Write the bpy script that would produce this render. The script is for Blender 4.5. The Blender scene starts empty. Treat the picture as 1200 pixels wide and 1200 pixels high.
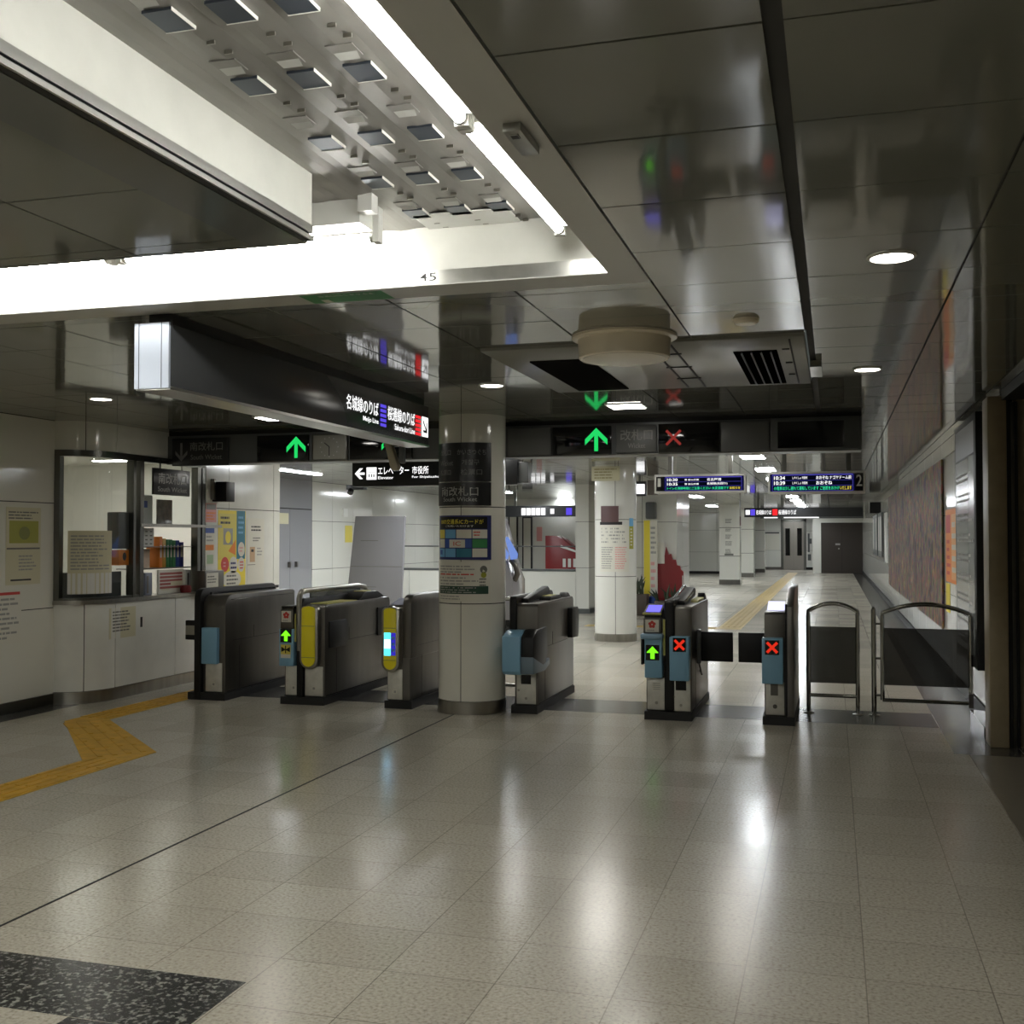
import bpy, bmesh, math, random
from mathutils import Vector, Matrix
random.seed(7)
SC = bpy.context.scene
COL = SC.collection
PI = math.pi

# ------------------------------------------------------------------ camera
cam_data = bpy.data.cameras.new('camera')
cam_data.sensor_width = 36.0
cam_data.lens = 38.7
cam_data.clip_start = 0.05
cam_data.clip_end = 200
cam = bpy.data.objects.new('camera', cam_data)
COL.objects.link(cam)
cam.location = (0, 0, 1.55)
cam.rotation_euler = (math.radians(91.332), 0, math.radians(16.25))
SC.camera = cam

# ------------------------------------------------------------------ world and exposure
world = bpy.data.worlds.new('world')
SC.world = world
world.use_nodes = True
bg = world.node_tree.nodes['Background']
bg.inputs[0].default_value = (0.80, 0.88, 0.80, 1)
bg.inputs[1].default_value = 0.05
SC.view_settings.view_transform = 'Standard'
SC.view_settings.look = 'None'
SC.view_settings.gamma = 1
SC.view_settings.use_curve_mapping = False
SC.view_settings.exposure = 0.55
SC.cycles.use_denoising = True
SC.cycles.max_bounces = 10
SC.cycles.diffuse_bounces = 6
SC.cycles.glossy_bounces = 5
SC.cycles.transparent_max_bounces = 16
SC.cycles.sample_clamp_indirect = 8
SC.cycles.caustics_reflective = False
SC.cycles.caustics_refractive = False
L_TUBE = 42.0      # fluorescent tubes of the open trough
L_DOWN = 16.0      # round downlights
L_SQUARE = 17.0    # lamps close behind the sign beam and over the gates
L_HALL = 38.0      # lamps of the far corridor and the left hall
L_OFFICE = 19.0     # office lights

# ------------------------------------------------------------------ materials
MATS = {}
def lin(c):
    return tuple(((v / 12.92) if v <= 0.04045 else ((v + 0.055) / 1.055) ** 2.4) for v in c)
def mat(name, rgb=(0.5, 0.5, 0.5), rough=0.5, metal=0.0, spec=0.5, emit=0.0, noise=0.0, nscale=8.0, bump=0.0, bscale=6.0, stretch=None, bdist=0.02, coat=0.0):
    """rgb is sRGB 0..1"""
    if name in MATS:
        return MATS[name]
    m = bpy.data.materials.new(name)
    m.use_nodes = True
    nt = m.node_tree
    b = nt.nodes['Principled BSDF']
    c = lin(rgb)
    b.inputs['Base Color'].default_value = (*c, 1)
    b.inputs['Roughness'].default_value = rough
    b.inputs['Metallic'].default_value = metal
    b.inputs['Specular IOR Level'].default_value = spec
    b.inputs['Coat Weight'].default_value = coat
    if emit > 0:
        b.inputs['Emission Color'].default_value = (*c, 1)
        b.inputs['Emission Strength'].default_value = emit
    if noise > 0 or bump > 0:
        tc = nt.nodes.new('ShaderNodeTexCoord')
        mp = nt.nodes.new('ShaderNodeMapping')
        if stretch:
            mp.inputs['Scale'].default_value = stretch
        nt.links.new(tc.outputs['Object'], mp.inputs['Vector'])
    if noise > 0:
        n = nt.nodes.new('ShaderNodeTexNoise')
        n.inputs['Scale'].default_value = nscale
        n.inputs['Detail'].default_value = 4
        nt.links.new(mp.outputs[0], n.inputs['Vector'])
        r = nt.nodes.new('ShaderNodeValToRGB')
        r.color_ramp.elements[0].position = 0.3
        r.color_ramp.elements[1].position = 0.7
        r.color_ramp.elements[0].color = (*[v * (1 - noise) for v in c], 1)
        r.color_ramp.elements[1].color = (*[min(1, v * (1 + noise)) for v in c], 1)
        nt.links.new(n.outputs['Fac'], r.inputs['Fac'])
        nt.links.new(r.outputs['Color'], b.inputs['Base Color'])
    if bump > 0:
        n2 = nt.nodes.new('ShaderNodeTexNoise')
        n2.inputs['Scale'].default_value = bscale
        n2.inputs['Detail'].default_value = 1
        nt.links.new(mp.outputs[0], n2.inputs['Vector'])
        bp = nt.nodes.new('ShaderNodeBump')
        bp.inputs['Strength'].default_value = bump
        bp.inputs['Distance'].default_value = bdist
        nt.links.new(n2.outputs['Fac'], bp.inputs['Height'])
        nt.links.new(bp.outputs['Normal'], b.inputs['Normal'])
    MATS[name] = m
    return m
def emis(name, rgb, strength):
    if name in MATS:
        return MATS[name]
    m = bpy.data.materials.new(name)
    m.use_nodes = True
    nt = m.node_tree
    nt.nodes.clear()
    o = nt.nodes.new('ShaderNodeOutputMaterial')
    e = nt.nodes.new('ShaderNodeEmission')
    e.inputs[0].default_value = (*lin(rgb), 1)
    e.inputs[1].default_value = strength
    nt.links.new(e.outputs[0], o.inputs[0])
    MATS[name] = m
    return m
def glass(name, tint=(1, 1, 1), refl_rough=0.02, opacity=0.0, body=(0.1, 0.1, 0.1)):
    if name in MATS:
        return MATS[name]
    m = bpy.data.materials.new(name)
    m.use_nodes = True
    nt = m.node_tree
    nt.nodes.clear()
    o = nt.nodes.new('ShaderNodeOutputMaterial')
    tr = nt.nodes.new('ShaderNodeBsdfTransparent')
    tr.inputs[0].default_value = (*tint, 1)
    gl = nt.nodes.new('ShaderNodeBsdfGlossy')
    gl.inputs['Roughness'].default_value = refl_rough
    # Schlick reflectance on |cos|, the same from both sides of the sheet
    ge = nt.nodes.new('ShaderNodeNewGeometry')
    dt = nt.nodes.new('ShaderNodeVectorMath')
    dt.operation = 'DOT_PRODUCT'
    nt.links.new(ge.outputs['Incoming'], dt.inputs[0])
    nt.links.new(ge.outputs['Normal'], dt.inputs[1])
    def mt(op, a_, b_=None):
        k = nt.nodes.new('ShaderNodeMath')
        k.operation = op
        for i_, v_ in enumerate((a_, b_)):
            if v_ is None:
                continue
            if isinstance(v_, (int, float)):
                k.inputs[i_].default_value = v_
            else:
                nt.links.new(v_, k.inputs[i_])
        return k.outputs[0]
    fres = mt('ADD', mt('MULTIPLY', mt('POWER', mt('SUBTRACT', 1.0, mt('ABSOLUTE', dt.outputs['Value'])), 5.0), 0.96), 0.04)
    mix = nt.nodes.new('ShaderNodeMixShader')
    nt.links.new(fres, mix.inputs[0])
    if opacity > 0:
        df = nt.nodes.new('ShaderNodeBsdfDiffuse')
        df.inputs[0].default_value = (*lin(body), 1)
        m2 = nt.nodes.new('ShaderNodeMixShader')
        m2.inputs[0].default_value = opacity
        nt.links.new(tr.outputs[0], m2.inputs[1])
        nt.links.new(df.outputs[0], m2.inputs[2])
        nt.links.new(m2.outputs[0], mix.inputs[1])
    else:
        nt.links.new(tr.outputs[0], mix.inputs[1])
    nt.links.new(gl.outputs[0], mix.inputs[2])
    nt.links.new(mix.outputs[0], o.inputs[0])
    MATS[name] = m
    return m

def floor_material():
    m = bpy.data.materials.new('terrazzo_tile')
    m.use_nodes = True
    nt = m.node_tree
    N, Lk = nt.nodes.new, nt.links.new
    b = nt.nodes['Principled BSDF']
    tc = N('ShaderNodeTexCoord')
    sep = N('ShaderNodeSeparateXYZ')
    Lk(tc.outputs['Object'], sep.inputs[0])
    def math_(op, a, bb):
        n = N('ShaderNodeMath')
        n.operation = op
        for i, v in enumerate((a, bb)):
            if v is None:
                continue
            if isinstance(v, (int, float)):
                n.inputs[i].default_value = v
            else:
                Lk(v, n.inputs[i])
        return n.outputs[0]
    tx = math_('DIVIDE', math_('ADD', sep.outputs[0], 41.2 - 0.1 + 0.1), 0.413)
    ty = math_('DIVIDE', math_('ADD', sep.outputs[1], 40.3 - 0.065), 0.403)
    fx, fy = math_('FRACT', tx, None), math_('FRACT', ty, None)
    ex = math_('MINIMUM', fx, math_('SUBTRACT', 1.0, fx))
    ey = math_('MINIMUM', fy, math_('SUBTRACT', 1.0, fy))
    e = math_('MINIMUM', ex, ey)
    line = math_('LESS_THAN', e, 0.0055)
    cell = N('ShaderNodeCombineXYZ')
    Lk(math_('FLOOR', tx, None), cell.inputs[0])
    Lk(math_('FLOOR', ty, None), cell.inputs[1])
    wn = N('ShaderNodeTexWhiteNoise')
    wn.noise_dimensions = '2D'
    Lk(cell.outputs[0], wn.inputs['Vector'])
    n1 = N('ShaderNodeTexNoise')
    n1.inputs['Scale'].default_value = 70
    n1.inputs['Detail'].default_value = 3
    Lk(tc.outputs['Object'], n1.inputs['Vector'])
    r = N('ShaderNodeValToRGB')
    els = r.color_ramp.elements
    els[0].position, els[0].color = 0.30, (0.31, 0.28, 0.22, 1)
    els[1].position, els[1].color = 0.70, (0.56, 0.52, 0.43, 1)
    el = els.new(0.45)
    el.color = (0.45, 0.415, 0.34, 1)
    Lk(n1.outputs['Fac'], r.inputs['Fac'])
    n2 = N('ShaderNodeTexNoise')
    n2.inputs['Scale'].default_value = 0.7
    n2.inputs['Detail'].default_value = 5
    Lk(tc.outputs['Object'], n2.inputs['Vector'])
    val = math_('ADD', math_('MULTIPLY', wn.outputs['Value'], 0.10), math_('ADD', math_('MULTIPLY', n2.outputs['Fac'], 0.25), 0.83))
    mul = N('ShaderNodeMix')
    mul.data_type = 'RGBA'
    mul.blend_type = 'MULTIPLY'
    mul.inputs['Factor'].default_value = 1
    Lk(r.outputs['Color'], mul.inputs[6])
    cmb = N('ShaderNodeCombineColor')
    for i in range(3):
        Lk(val, cmb.inputs[i])
    Lk(cmb.outputs[0], mul.inputs[7])
    mix = N('ShaderNodeMix')
    mix.data_type = 'RGBA'
    Lk(math_('MULTIPLY', line, math_('MULTIPLY', n2.outputs['Fac'], 1.0)), mix.inputs['Factor'])
    Lk(mul.outputs[2], mix.inputs[6])
    mix.inputs[7].default_value = (0.10, 0.09, 0.075, 1)
    Lk(mix.outputs[2], b.inputs['Base Color'])
    Lk(math_('ADD', math_('MULTIPLY', wn.outputs['Value'], 0.05), 0.185), b.inputs['Roughness'])
    b.inputs['Specular IOR Level'].default_value = 0.5
    bp = N('ShaderNodeBump')
    bp.inputs['Strength'].default_value = 0.10
    bp.inputs['Distance'].default_value = 0.004
    n4 = N('ShaderNodeTexNoise')
    n4.inputs['Scale'].default_value = 9
    Lk(tc.outputs['Object'], n4.inputs['Vector'])
    Lk(n4.outputs['Fac'], bp.inputs['Height'])
    Lk(bp.outputs[0], b.inputs['Normal'])
    return m

def speckle(name, base, fleck, scale, rough):
    m = bpy.data.materials.new(name)
    m.use_nodes = True
    nt = m.node_tree
    b = nt.nodes['Principled BSDF']
    tc = nt.nodes.new('ShaderNodeTexCoord')
    n = nt.nodes.new('ShaderNodeTexNoise')
    n.inputs['Scale'].default_value = scale
    n.inputs['Detail'].default_value = 4
    nt.links.new(tc.outputs['Object'], n.inputs['Vector'])
    r = nt.nodes.new('ShaderNodeValToRGB')
    r.color_ramp.elements[0].position = 0.52
    r.color_ramp.elements[0].color = (*lin(base), 1)
    r.color_ramp.elements[1].position = 0.68
    r.color_ramp.elements[1].color = (*lin(fleck), 1)
    nt.links.new(n.outputs['Fac'], r.inputs['Fac'])
    nt.links.new(r.outputs['Color'], b.inputs['Base Color'])
    b.inputs['Roughness'].default_value = rough
    return m

def mural_material():
    m = bpy.data.materials.new('mosaic_mural')
    m.use_nodes = True
    nt = m.node_tree
    N, Lk = nt.nodes.new, nt.links.new
    b = nt.nodes['Principled BSDF']
    tc = N('ShaderNodeTexCoord')
    n = N('ShaderNodeTexNoise')
    n.inputs['Scale'].default_value = 2.6
    n.inputs['Detail'].default_value = 6
    n.inputs['Distortion'].default_value = 1.2
    Lk(tc.outputs['Object'], n.inputs['Vector'])
    v = N('ShaderNodeTexVoronoi')
    v.inputs['Scale'].default_value = 14
    Lk(tc.outputs['Object'], v.inputs['Vector'])
    r = N('ShaderNodeValToRGB')
    els = r.color_ramp.elements
    els[0].position, els[0].color = 0.30, (*lin((0.26, 0.19, 0.17)), 1)
    els[1].position, els[1].color = 0.75, (*lin((0.66, 0.55, 0.36)), 1)
    for p, c in ((0.42, (0.36, 0.30, 0.33)), (0.5, (0.46, 0.40, 0.33)), (0.58, (0.50, 0.37, 0.30)), (0.66, (0.50, 0.45, 0.38))):
        e = els.new(p)
        e.color = (*lin(c), 1)
    Lk(n.outputs['Fac'], r.inputs['Fac'])
    mx = N('ShaderNodeMix')
    mx.data_type = 'RGBA'
    mx.blend_type = 'OVERLAY'
    mx.inputs['Factor'].default_value = 0.45
    Lk(r.outputs['Color'], mx.inputs[6])
    Lk(v.outputs['Color'], mx.inputs[7])
    Lk(mx.outputs[2], b.inputs['Base Color'])
    b.inputs['Roughness'].default_value = 0.6
    b.inputs['Specular IOR Level'].default_value = 0.25
    return m

M_FLOOR = floor_material()
M_CEIL = mat('ceiling_enamel', (0.465, 0.47, 0.435), 0.07, 0.0, 0.7, bump=0.10, bscale=2.6, bdist=0.012)
M_CEILGAP = mat('ceiling_joint', (0.20, 0.20, 0.19), 0.7)
M_ALU = mat('aluminium', (0.72, 0.72, 0.70), 0.28, 1.0, noise=0.12, nscale=12, stretch=(1, 0.15, 1))
M_ALUD = mat('dark_aluminium', (0.42, 0.42, 0.40), 0.30, 1.0)
M_TROUGHW = mat('trough_white_paint', (0.83, 0.83, 0.80), 0.45, noise=0.06, nscale=5)
M_SHEET = mat('galvanised_sheet', (0.55, 0.54, 0.52), 0.42, 0.55, noise=0.25, nscale=3.5, stretch=(1, 0.35, 1))
M_CLIP = mat('dark_steel_clip', (0.30, 0.33, 0.37), 0.35, 0.7)
M_WALL = mat('wall_enamel', (0.86, 0.86, 0.83), 0.10, 0.0, 0.5)
M_WALLK = mat('wall_enamel_warm', (0.87, 0.865, 0.82), 0.12, 0.0, 0.5)
M_WALLC = mat('counter_enamel_white', (0.88, 0.88, 0.85), 0.12, noise=0.05, nscale=4)
M_GROUT = mat('panel_joint', (0.12, 0.12, 0.11), 0.8)
M_STEEL = mat('brushed_steel', (0.62, 0.61, 0.58), 0.30, 1.0, noise=0.12, nscale=14, stretch=(1, 1, 0.1))
M_STEELD = mat('brown_steel', (0.42, 0.41, 0.39), 0.34, 0.8, noise=0.10, nscale=9, stretch=(1, 1, 0.2))
M_PLATE = mat('steel_base_plate', (0.82, 0.815, 0.78), 0.35, 0.3, noise=0.10, nscale=16)
M_CHROME = mat('chrome', (0.70, 0.70, 0.68), 0.10, 1.0)
M_BLACK = mat('black_plastic', (0.085, 0.085, 0.085), 0.42, 0.0, 0.3)
M_BLACKG = mat('black_gloss', (0.05, 0.05, 0.055), 0.08)
M_RUBBER = mat('black_rubber', (0.09, 0.09, 0.085), 0.65)
M_DGREY = mat('dark_grey_enamel', (0.34, 0.35, 0.35), 0.32)
M_SIGNGREY = mat('sign_grey_face', (0.40, 0.405, 0.40), 0.35)
M_SIGNBLK = mat('sign_black_face', (0.12, 0.125, 0.13), 0.3)
M_SIGNEND = mat('sign_end_silver', (0.66, 0.69, 0.74), 0.35, 0.25)
M_BLUE = mat('gate_blue', (0.50, 0.68, 0.79), 0.35)
M_YEL = mat('gate_yellow', (0.97, 0.91, 0.16), 0.30)
M_YELD = mat('pale_yellow_trim', (0.78, 0.76, 0.42), 0.4)
M_TACT = mat('tactile_yellow', (0.82, 0.64, 0.20), 0.6, noise=0.14, nscale=9)
M_TACT2 = mat('tactile_yellow_worn', (0.68, 0.59, 0.36), 0.5, noise=0.12, nscale=5)
M_DARKTILE = speckle('dark_terrazzo', (0.18, 0.18, 0.18), (0.55, 0.55, 0.52), 55, 0.22)
M_BORDER = mat('dark_grey_border_tile', (0.27, 0.265, 0.25), 0.20, noise=0.08, nscale=6)
M_BORDER2 = mat('brown_floor_tile', (0.50, 0.475, 0.42), 0.28, noise=0.08, nscale=30)
M_BEIGE = mat('beige_pilaster_stone', (0.56, 0.51, 0.41), 0.35, noise=0.08, nscale=12)
M_DRUM = mat('cream_plastic', (0.93, 0.89, 0.81), 0.25)
M_WHITE = mat('white_plastic', (0.86, 0.86, 0.84), 0.4)
M_PAPER = mat('paper', (0.84, 0.83, 0.78), 0.6)
M_PAPERC = mat('cream_paper', (0.80, 0.78, 0.66), 0.6)
M_INKG = mat('grey_ink', (0.42, 0.42, 0.40), 0.6)
M_INKL = mat('light_grey_ink', (0.60, 0.60, 0.58), 0.6)
M_INKK = mat('black_ink', (0.13, 0.13, 0.13), 0.5)
M_RED = mat('red_print', (0.78, 0.24, 0.20), 0.5)
M_REDD = mat('deep_red', (0.50, 0.10, 0.11), 0.4)
M_GREEN = mat('green_print', (0.22, 0.52, 0.30), 0.5)
M_DGREEN = mat('dark_green_print', (0.16, 0.28, 0.22), 0.5)
M_BLUEP = mat('blue_print', (0.20, 0.32, 0.62), 0.5)
M_NAVY = mat('navy_print', (0.12, 0.15, 0.38), 0.5)
M_SKYP = mat('sky_print', (0.42, 0.66, 0.82), 0.5)
M_TEALP = mat('teal_print', (0.16, 0.46, 0.55), 0.5)
M_YELP = mat('yellow_print', (0.92, 0.84, 0.25), 0.5)
M_YELP2 = mat('straw_print', (0.86, 0.80, 0.36), 0.5)
M_ORP = mat('orange_print', (0.90, 0.52, 0.16), 0.5)
M_PINKP = mat('pink_print', (0.85, 0.60, 0.58), 0.5)
M_OLIVE = mat('olive_print', (0.62, 0.62, 0.22), 0.5)
M_BROWN = mat('brown_metal_door', (0.21, 0.18, 0.155), 0.5)
M_ELEV = mat('elevator_steel', (0.60, 0.58, 0.55), 0.35, 0.6)
M_SIGNTXT = mat('unlit_sign_lettering', (0.66, 0.66, 0.64), 0.5)
M_SIGNTXTD = mat('dim_sign_lettering', (0.50, 0.50, 0.49), 0.5)
M_CAMBEIGE = mat('aged_beige_plastic', (0.74, 0.71, 0.62), 0.4)
M_MURAL = mural_material()
M_PLANT = mat('dark_leaf', (0.16, 0.22, 0.12), 0.45, noise=0.3, nscale=10)
M_POT = mat('brown_planter', (0.28, 0.24, 0.20), 0.5)
M_BOARDG = mat('grey_enamel_board', (0.58, 0.58, 0.60), 0.12)
M_ROOMW = mat('office_wall_cream', (0.89, 0.885, 0.86), 0.6)
M_GLASS = glass('clear_glass', (0.93, 0.95, 0.94))
M_SMOKE = glass('smoked_acrylic', (0.40, 0.40, 0.39), 0.03, 0.45, (0.27, 0.27, 0.265))
M_BLUEACR = emis('backlit_leaflet', (0.50, 0.62, 0.92), 0.55)
E_TUBE = emis('lit_tube', (1.0, 0.995, 0.97), L_TUBE)
E_DOWN = emis('lit_downlight', (1.0, 0.98, 0.93), L_DOWN)
E_SQ = emis('lit_diffuser', (1.0, 0.985, 0.955), L_SQUARE)
E_HALL = emis('lit_hall_diffuser', (0.965, 0.985, 1.0), L_HALL)
E_OFFICE = emis('lit_office_lamp', (1.0, 0.99, 0.96), L_OFFICE)
E_WHITE = emis('lit_white', (1, 1, 1), 1.0)
E_WHITE2 = emis('lit_white_soft', (0.95, 0.95, 0.92), 0.75)
E_GREEN = emis('lit_green', (0.13, 0.80, 0.38), 0.8)
E_GREEN2 = emis('lit_lime', (0.45, 1.0, 0.12), 1.05)
E_RED = emis('lit_red', (0.80, 0.17, 0.10), 0.8)
E_REDDIM = emis('lit_dim_red', (0.52, 0.18, 0.16), 0.7)
E_REDBAND = emis('lit_red_band', (0.92, 0.16, 0.18), 0.9)
E_PURPLE = emis('lit_purple_band', (0.33, 0.27, 0.80), 0.9)
E_CYAN = emis('lit_cyan', (0.25, 0.80, 1.0), 2.2)
E_DISPW = emis('lit_display_white', (0.92, 0.95, 1.0), 2.6)
E_NAVY = emis('lit_navy', (0.09, 0.09, 0.30), 0.35)
E_INDIGO = emis('lit_indigo', (0.36, 0.34, 0.80), 0.5)
E_DISPLAY = emis('lit_blue_display', (0.45, 0.43, 0.92), 1.0)
E_TEAL = emis('lit_teal_text', (0.20, 0.86, 0.60), 0.9)
E_YEL = emis('lit_yellow_text', (0.88, 0.80, 0.30), 0.9)
E_ICON = emis('lit_icon', (0.72, 0.86, 1.0), 1.0)

# ------------------------------------------------------------------ mesh building helpers
ORIG = {}
class MB:
    def __init__(s, mp=None):
        s.v, s.f, s.m, s.map, s.mi = [], [], [], mp, 0
    def add(s, vs, fs):
        b = len(s.v)
        for p in vs:
            s.v.append(Vector(s.map(*p)) if s.map else Vector(p))
        for f in fs:
            s.f.append(tuple(b + i for i in f))
            s.m.append(s.mi)
        return s
    def mat(s, i):
        s.mi = i
        return s
    def box(s, x0, x1, y0, y1, z0, z1):
        vs = [(x, y, z) for x in (x0, x1) for y in (y0, y1) for z in (z0, z1)]
        return s.add(vs, [(0, 1, 3, 2), (4, 6, 7, 5), (0, 4, 5, 1), (2, 3, 7, 6), (0, 2, 6, 4), (1, 5, 7, 3)])
    def quad(s, a, b, c, d):
        return s.add([a, b, c, d], [(0, 1, 2, 3)])
    def rect(s, u0, v0, u1, v1, w=0.0, n=1):
        for i in range(n):
            a, b = u0 + (u1 - u0) * i / n, u0 + (u1 - u0) * (i + 1) / n
            s.add([(a, v0, w), (b, v0, w), (b, v1, w), (a, v1, w)], [(0, 1, 2, 3)])
        return s
    def slab(s, u0, v0, u1, v1, w0, w1, n=1):
        """a thin plate in (u, v, w) space, curved with the mapping"""
        vs = []
        for i in range(n + 1):
            u = u0 + (u1 - u0) * i / n
            vs += [(u, v0, w0), (u, v1, w0), (u, v0, w1), (u, v1, w1)]
        fs = [(0, 2, 3, 1), (4 * n, 4 * n + 1, 4 * n + 3, 4 * n + 2)]
        for i in range(n):
            a, b = 4 * i, 4 * i + 4
            fs += [(a + 2, b + 2, b + 3, a + 3), (a, a + 1, b + 1, b), (a, b, b + 2, a + 2), (a + 1, a + 3, b + 3, b + 1)]
        return s.add(vs, fs)
    def prism(s, poly, axis, a0, a1):
        """extrude a polygon: axis 0 -> poly in (y,z), 1 -> (x,z), 2 -> (x,y)"""
        n = len(poly)
        def P(p, a):
            return (a, p[0], p[1]) if axis == 0 else ((p[0], a, p[1]) if axis == 1 else (p[0], p[1], a))
        vs = [P(p, a0) for p in poly] + [P(p, a1) for p in poly]
        fs = [tuple(range(n))[::-1], tuple(range(n, 2 * n))]
        fs += [(i, (i + 1) % n, n + (i + 1) % n, n + i) for i in range(n)]
        return s.add(vs, fs)
    def cyl(s, p0, p1, r, n=16, r1=None, cap=True):
        p0, p1 = Vector(p0), Vector(p1)
        r1 = r if r1 is None else r1
        d = (p1 - p0).normalized()
        a = d.orthogonal().normalized()
        b = d.cross(a)
        vs = []
        for i in range(n):
            t = 2 * PI * i / n
            o = a * math.cos(t) + b * math.sin(t)
            vs += [p0 + o * r, p1 + o * r1]
        fs = [(2 * i, 2 * ((i + 1) % n), 2 * ((i + 1) % n) + 1, 2 * i + 1) for i in range(n)]
        if cap:
            fs += [tuple(2 * i for i in range(n))[::-1], tuple(2 * i + 1 for i in range(n))]
        return s.add(vs, fs)
    def tube(s, pts, r, n=10):
        pts = [Vector(p) for p in pts]
        vs, fs = [], []
        for i, p in enumerate(pts):
            d = (pts[min(i + 1, len(pts) - 1)] - pts[max(i - 1, 0)]).normalized()
            a = d.cross(Vector((0.3, 0.9, 0.31))).normalized()
            b = d.cross(a)
            for k in range(n):
                t = 2 * PI * k / n
                vs.append(p + (a * math.cos(t) + b * math.sin(t)) * r)
        for i in range(len(pts) - 1):
            for k in range(n):
                k2 = (k + 1) % n
                fs.append((i * n + k, i * n + k2, (i + 1) * n + k2, (i + 1) * n + k))
        fs += [tuple(range(n))[::-1], tuple((len(pts) - 1) * n + k for k in range(n))]
        return s.add(vs, fs)
    def lathe(s, c, prof, n=48):
        vs, fs = [], []
        for i in range(n):
            t = 2 * PI * i / n
            for (r, z) in prof:
                vs.append((c[0] + r * math.cos(t), c[1] + r * math.sin(t), z))
        k = len(prof)
        for i in range(n):
            j = (i + 1) % n
            for q in range(k - 1):
                fs.append((i * k + q, j * k + q, j * k + q + 1, i * k + q + 1))
        return s.add(vs, fs)
    def text(s, body, u0, v0, u1, v1, w=0.0015, keep=False):
        vs, fs, (x0, y0, x1, y1) = text_data(body)
        su, sv = (u1 - u0) / (x1 - x0), (v1 - v0) / (y1 - y0)
        if keep:
            su = sv = min(abs(su), abs(sv))
        return s.add([(u0 + (x - x0) * su, v0 + (y - y0) * sv, w) for x, y in vs], fs)
    def lines(s, u0, v0, u1, v1, n, w=0.0015, seed=1, nn=1):
        """rows of illegible small print as thin bars"""
        rr = random.Random(seed)
        h = (v1 - v0) / n
        for i in range(n):
            a = u0
            vv = v1 - h * (i + 0.75)
            end = u0 + (u1 - u0) * rr.uniform(0.65, 1.0)
            while a < end:
                b = min(end, a + (u1 - u0) * rr.uniform(0.06, 0.25))
                s.rect(a, vv, b, vv + h * 0.45, w, nn)
                a = b + (u1 - u0) * 0.025
        return s
    def build(s, name, mats, parent=None, bevel=0.0, loc=None):
        me = bpy.data.meshes.new(name)
        if parent is not None:
            o0 = ORIG[parent.name]
        elif loc is not None:
            o0 = Vector(loc)
        else:
            xs, ys, zs = [p.x for p in s.v], [p.y for p in s.v], [p.z for p in s.v]
            o0 = Vector(((min(xs) + max(xs)) / 2, (min(ys) + max(ys)) / 2, min(zs)))
        me.from_pydata([tuple(p - o0) for p in s.v], [], s.f)
        if not isinstance(mats, (list, tuple)):
            mats = [mats]
        for m in mats:
            me.materials.append(m)
        me.polygons.foreach_set('material_index', s.m)
        if bevel > 0:
            bm = bmesh.new()
            bm.from_mesh(me)
            bmesh.ops.recalc_face_normals(bm, faces=bm.faces)
            ed = [e for e in bm.edges if len(e.link_faces) == 2 and e.calc_face_angle(0) > 0.5]
            bmesh.ops.bevel(bm, geom=ed, offset=bevel, segments=2, affect='EDGES', profile=0.5, clamp_overlap=True)
            bm.to_mesh(me)
            bm.free()
        me.polygons.foreach_set('use_smooth', [True] * len(me.polygons))
        me.set_sharp_from_angle(angle=math.radians(32))
        me.update()
        o = bpy.data.objects.new(name, me)
        COL.objects.link(o)
        if parent is not None:
            o.parent = parent
            ORIG[o.name] = ORIG[parent.name]
        else:
            o.location = o0
            ORIG[o.name] = o0
        return o

TEXT = {}
def text_data(body):
    if body in TEXT:
        return TEXT[body]
    cu = bpy.data.curves.new('lettering', 'FONT')
    cu.body = body
    cu.resolution_u = 3
    cu.offset = 0.005
    ob = bpy.data.objects.new('lettering', cu)
    COL.objects.link(ob)
    dg = bpy.context.evaluated_depsgraph_get()
    me = bpy.data.meshes.new_from_object(ob.evaluated_get(dg))
    vs = [(v.co.x, v.co.y) for v in me.vertices]
    fs = [tuple(p.vertices) for p in me.polygons]
    bpy.data.objects.remove(ob)
    bpy.data.curves.remove(cu)
    bpy.data.meshes.remove(me)
    xs, ys = [v[0] for v in vs], [v[1] for v in vs]
    TEXT[body] = (vs, fs, (min(xs), min(ys), max(xs), max(ys)))
    return TEXT[body]

def thing(name, label, cat, loc, group=None):
    o = bpy.data.objects.new(name, None)
    o.empty_display_size = 0.1
    COL.objects.link(o)
    o.location = loc
    ORIG[o.name] = Vector(loc)
    return tag(o, label, cat, group)
def tag(o, label, cat, group=None):
    o['label'] = label
    o['category'] = cat
    if group:
        o['group'] = group
    return o
def struct(o, label=None, cat=None):
    o['kind'] = 'structure'
    if label:
        o['label'] = label
    if cat:
        o['category'] = cat
    return o
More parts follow.
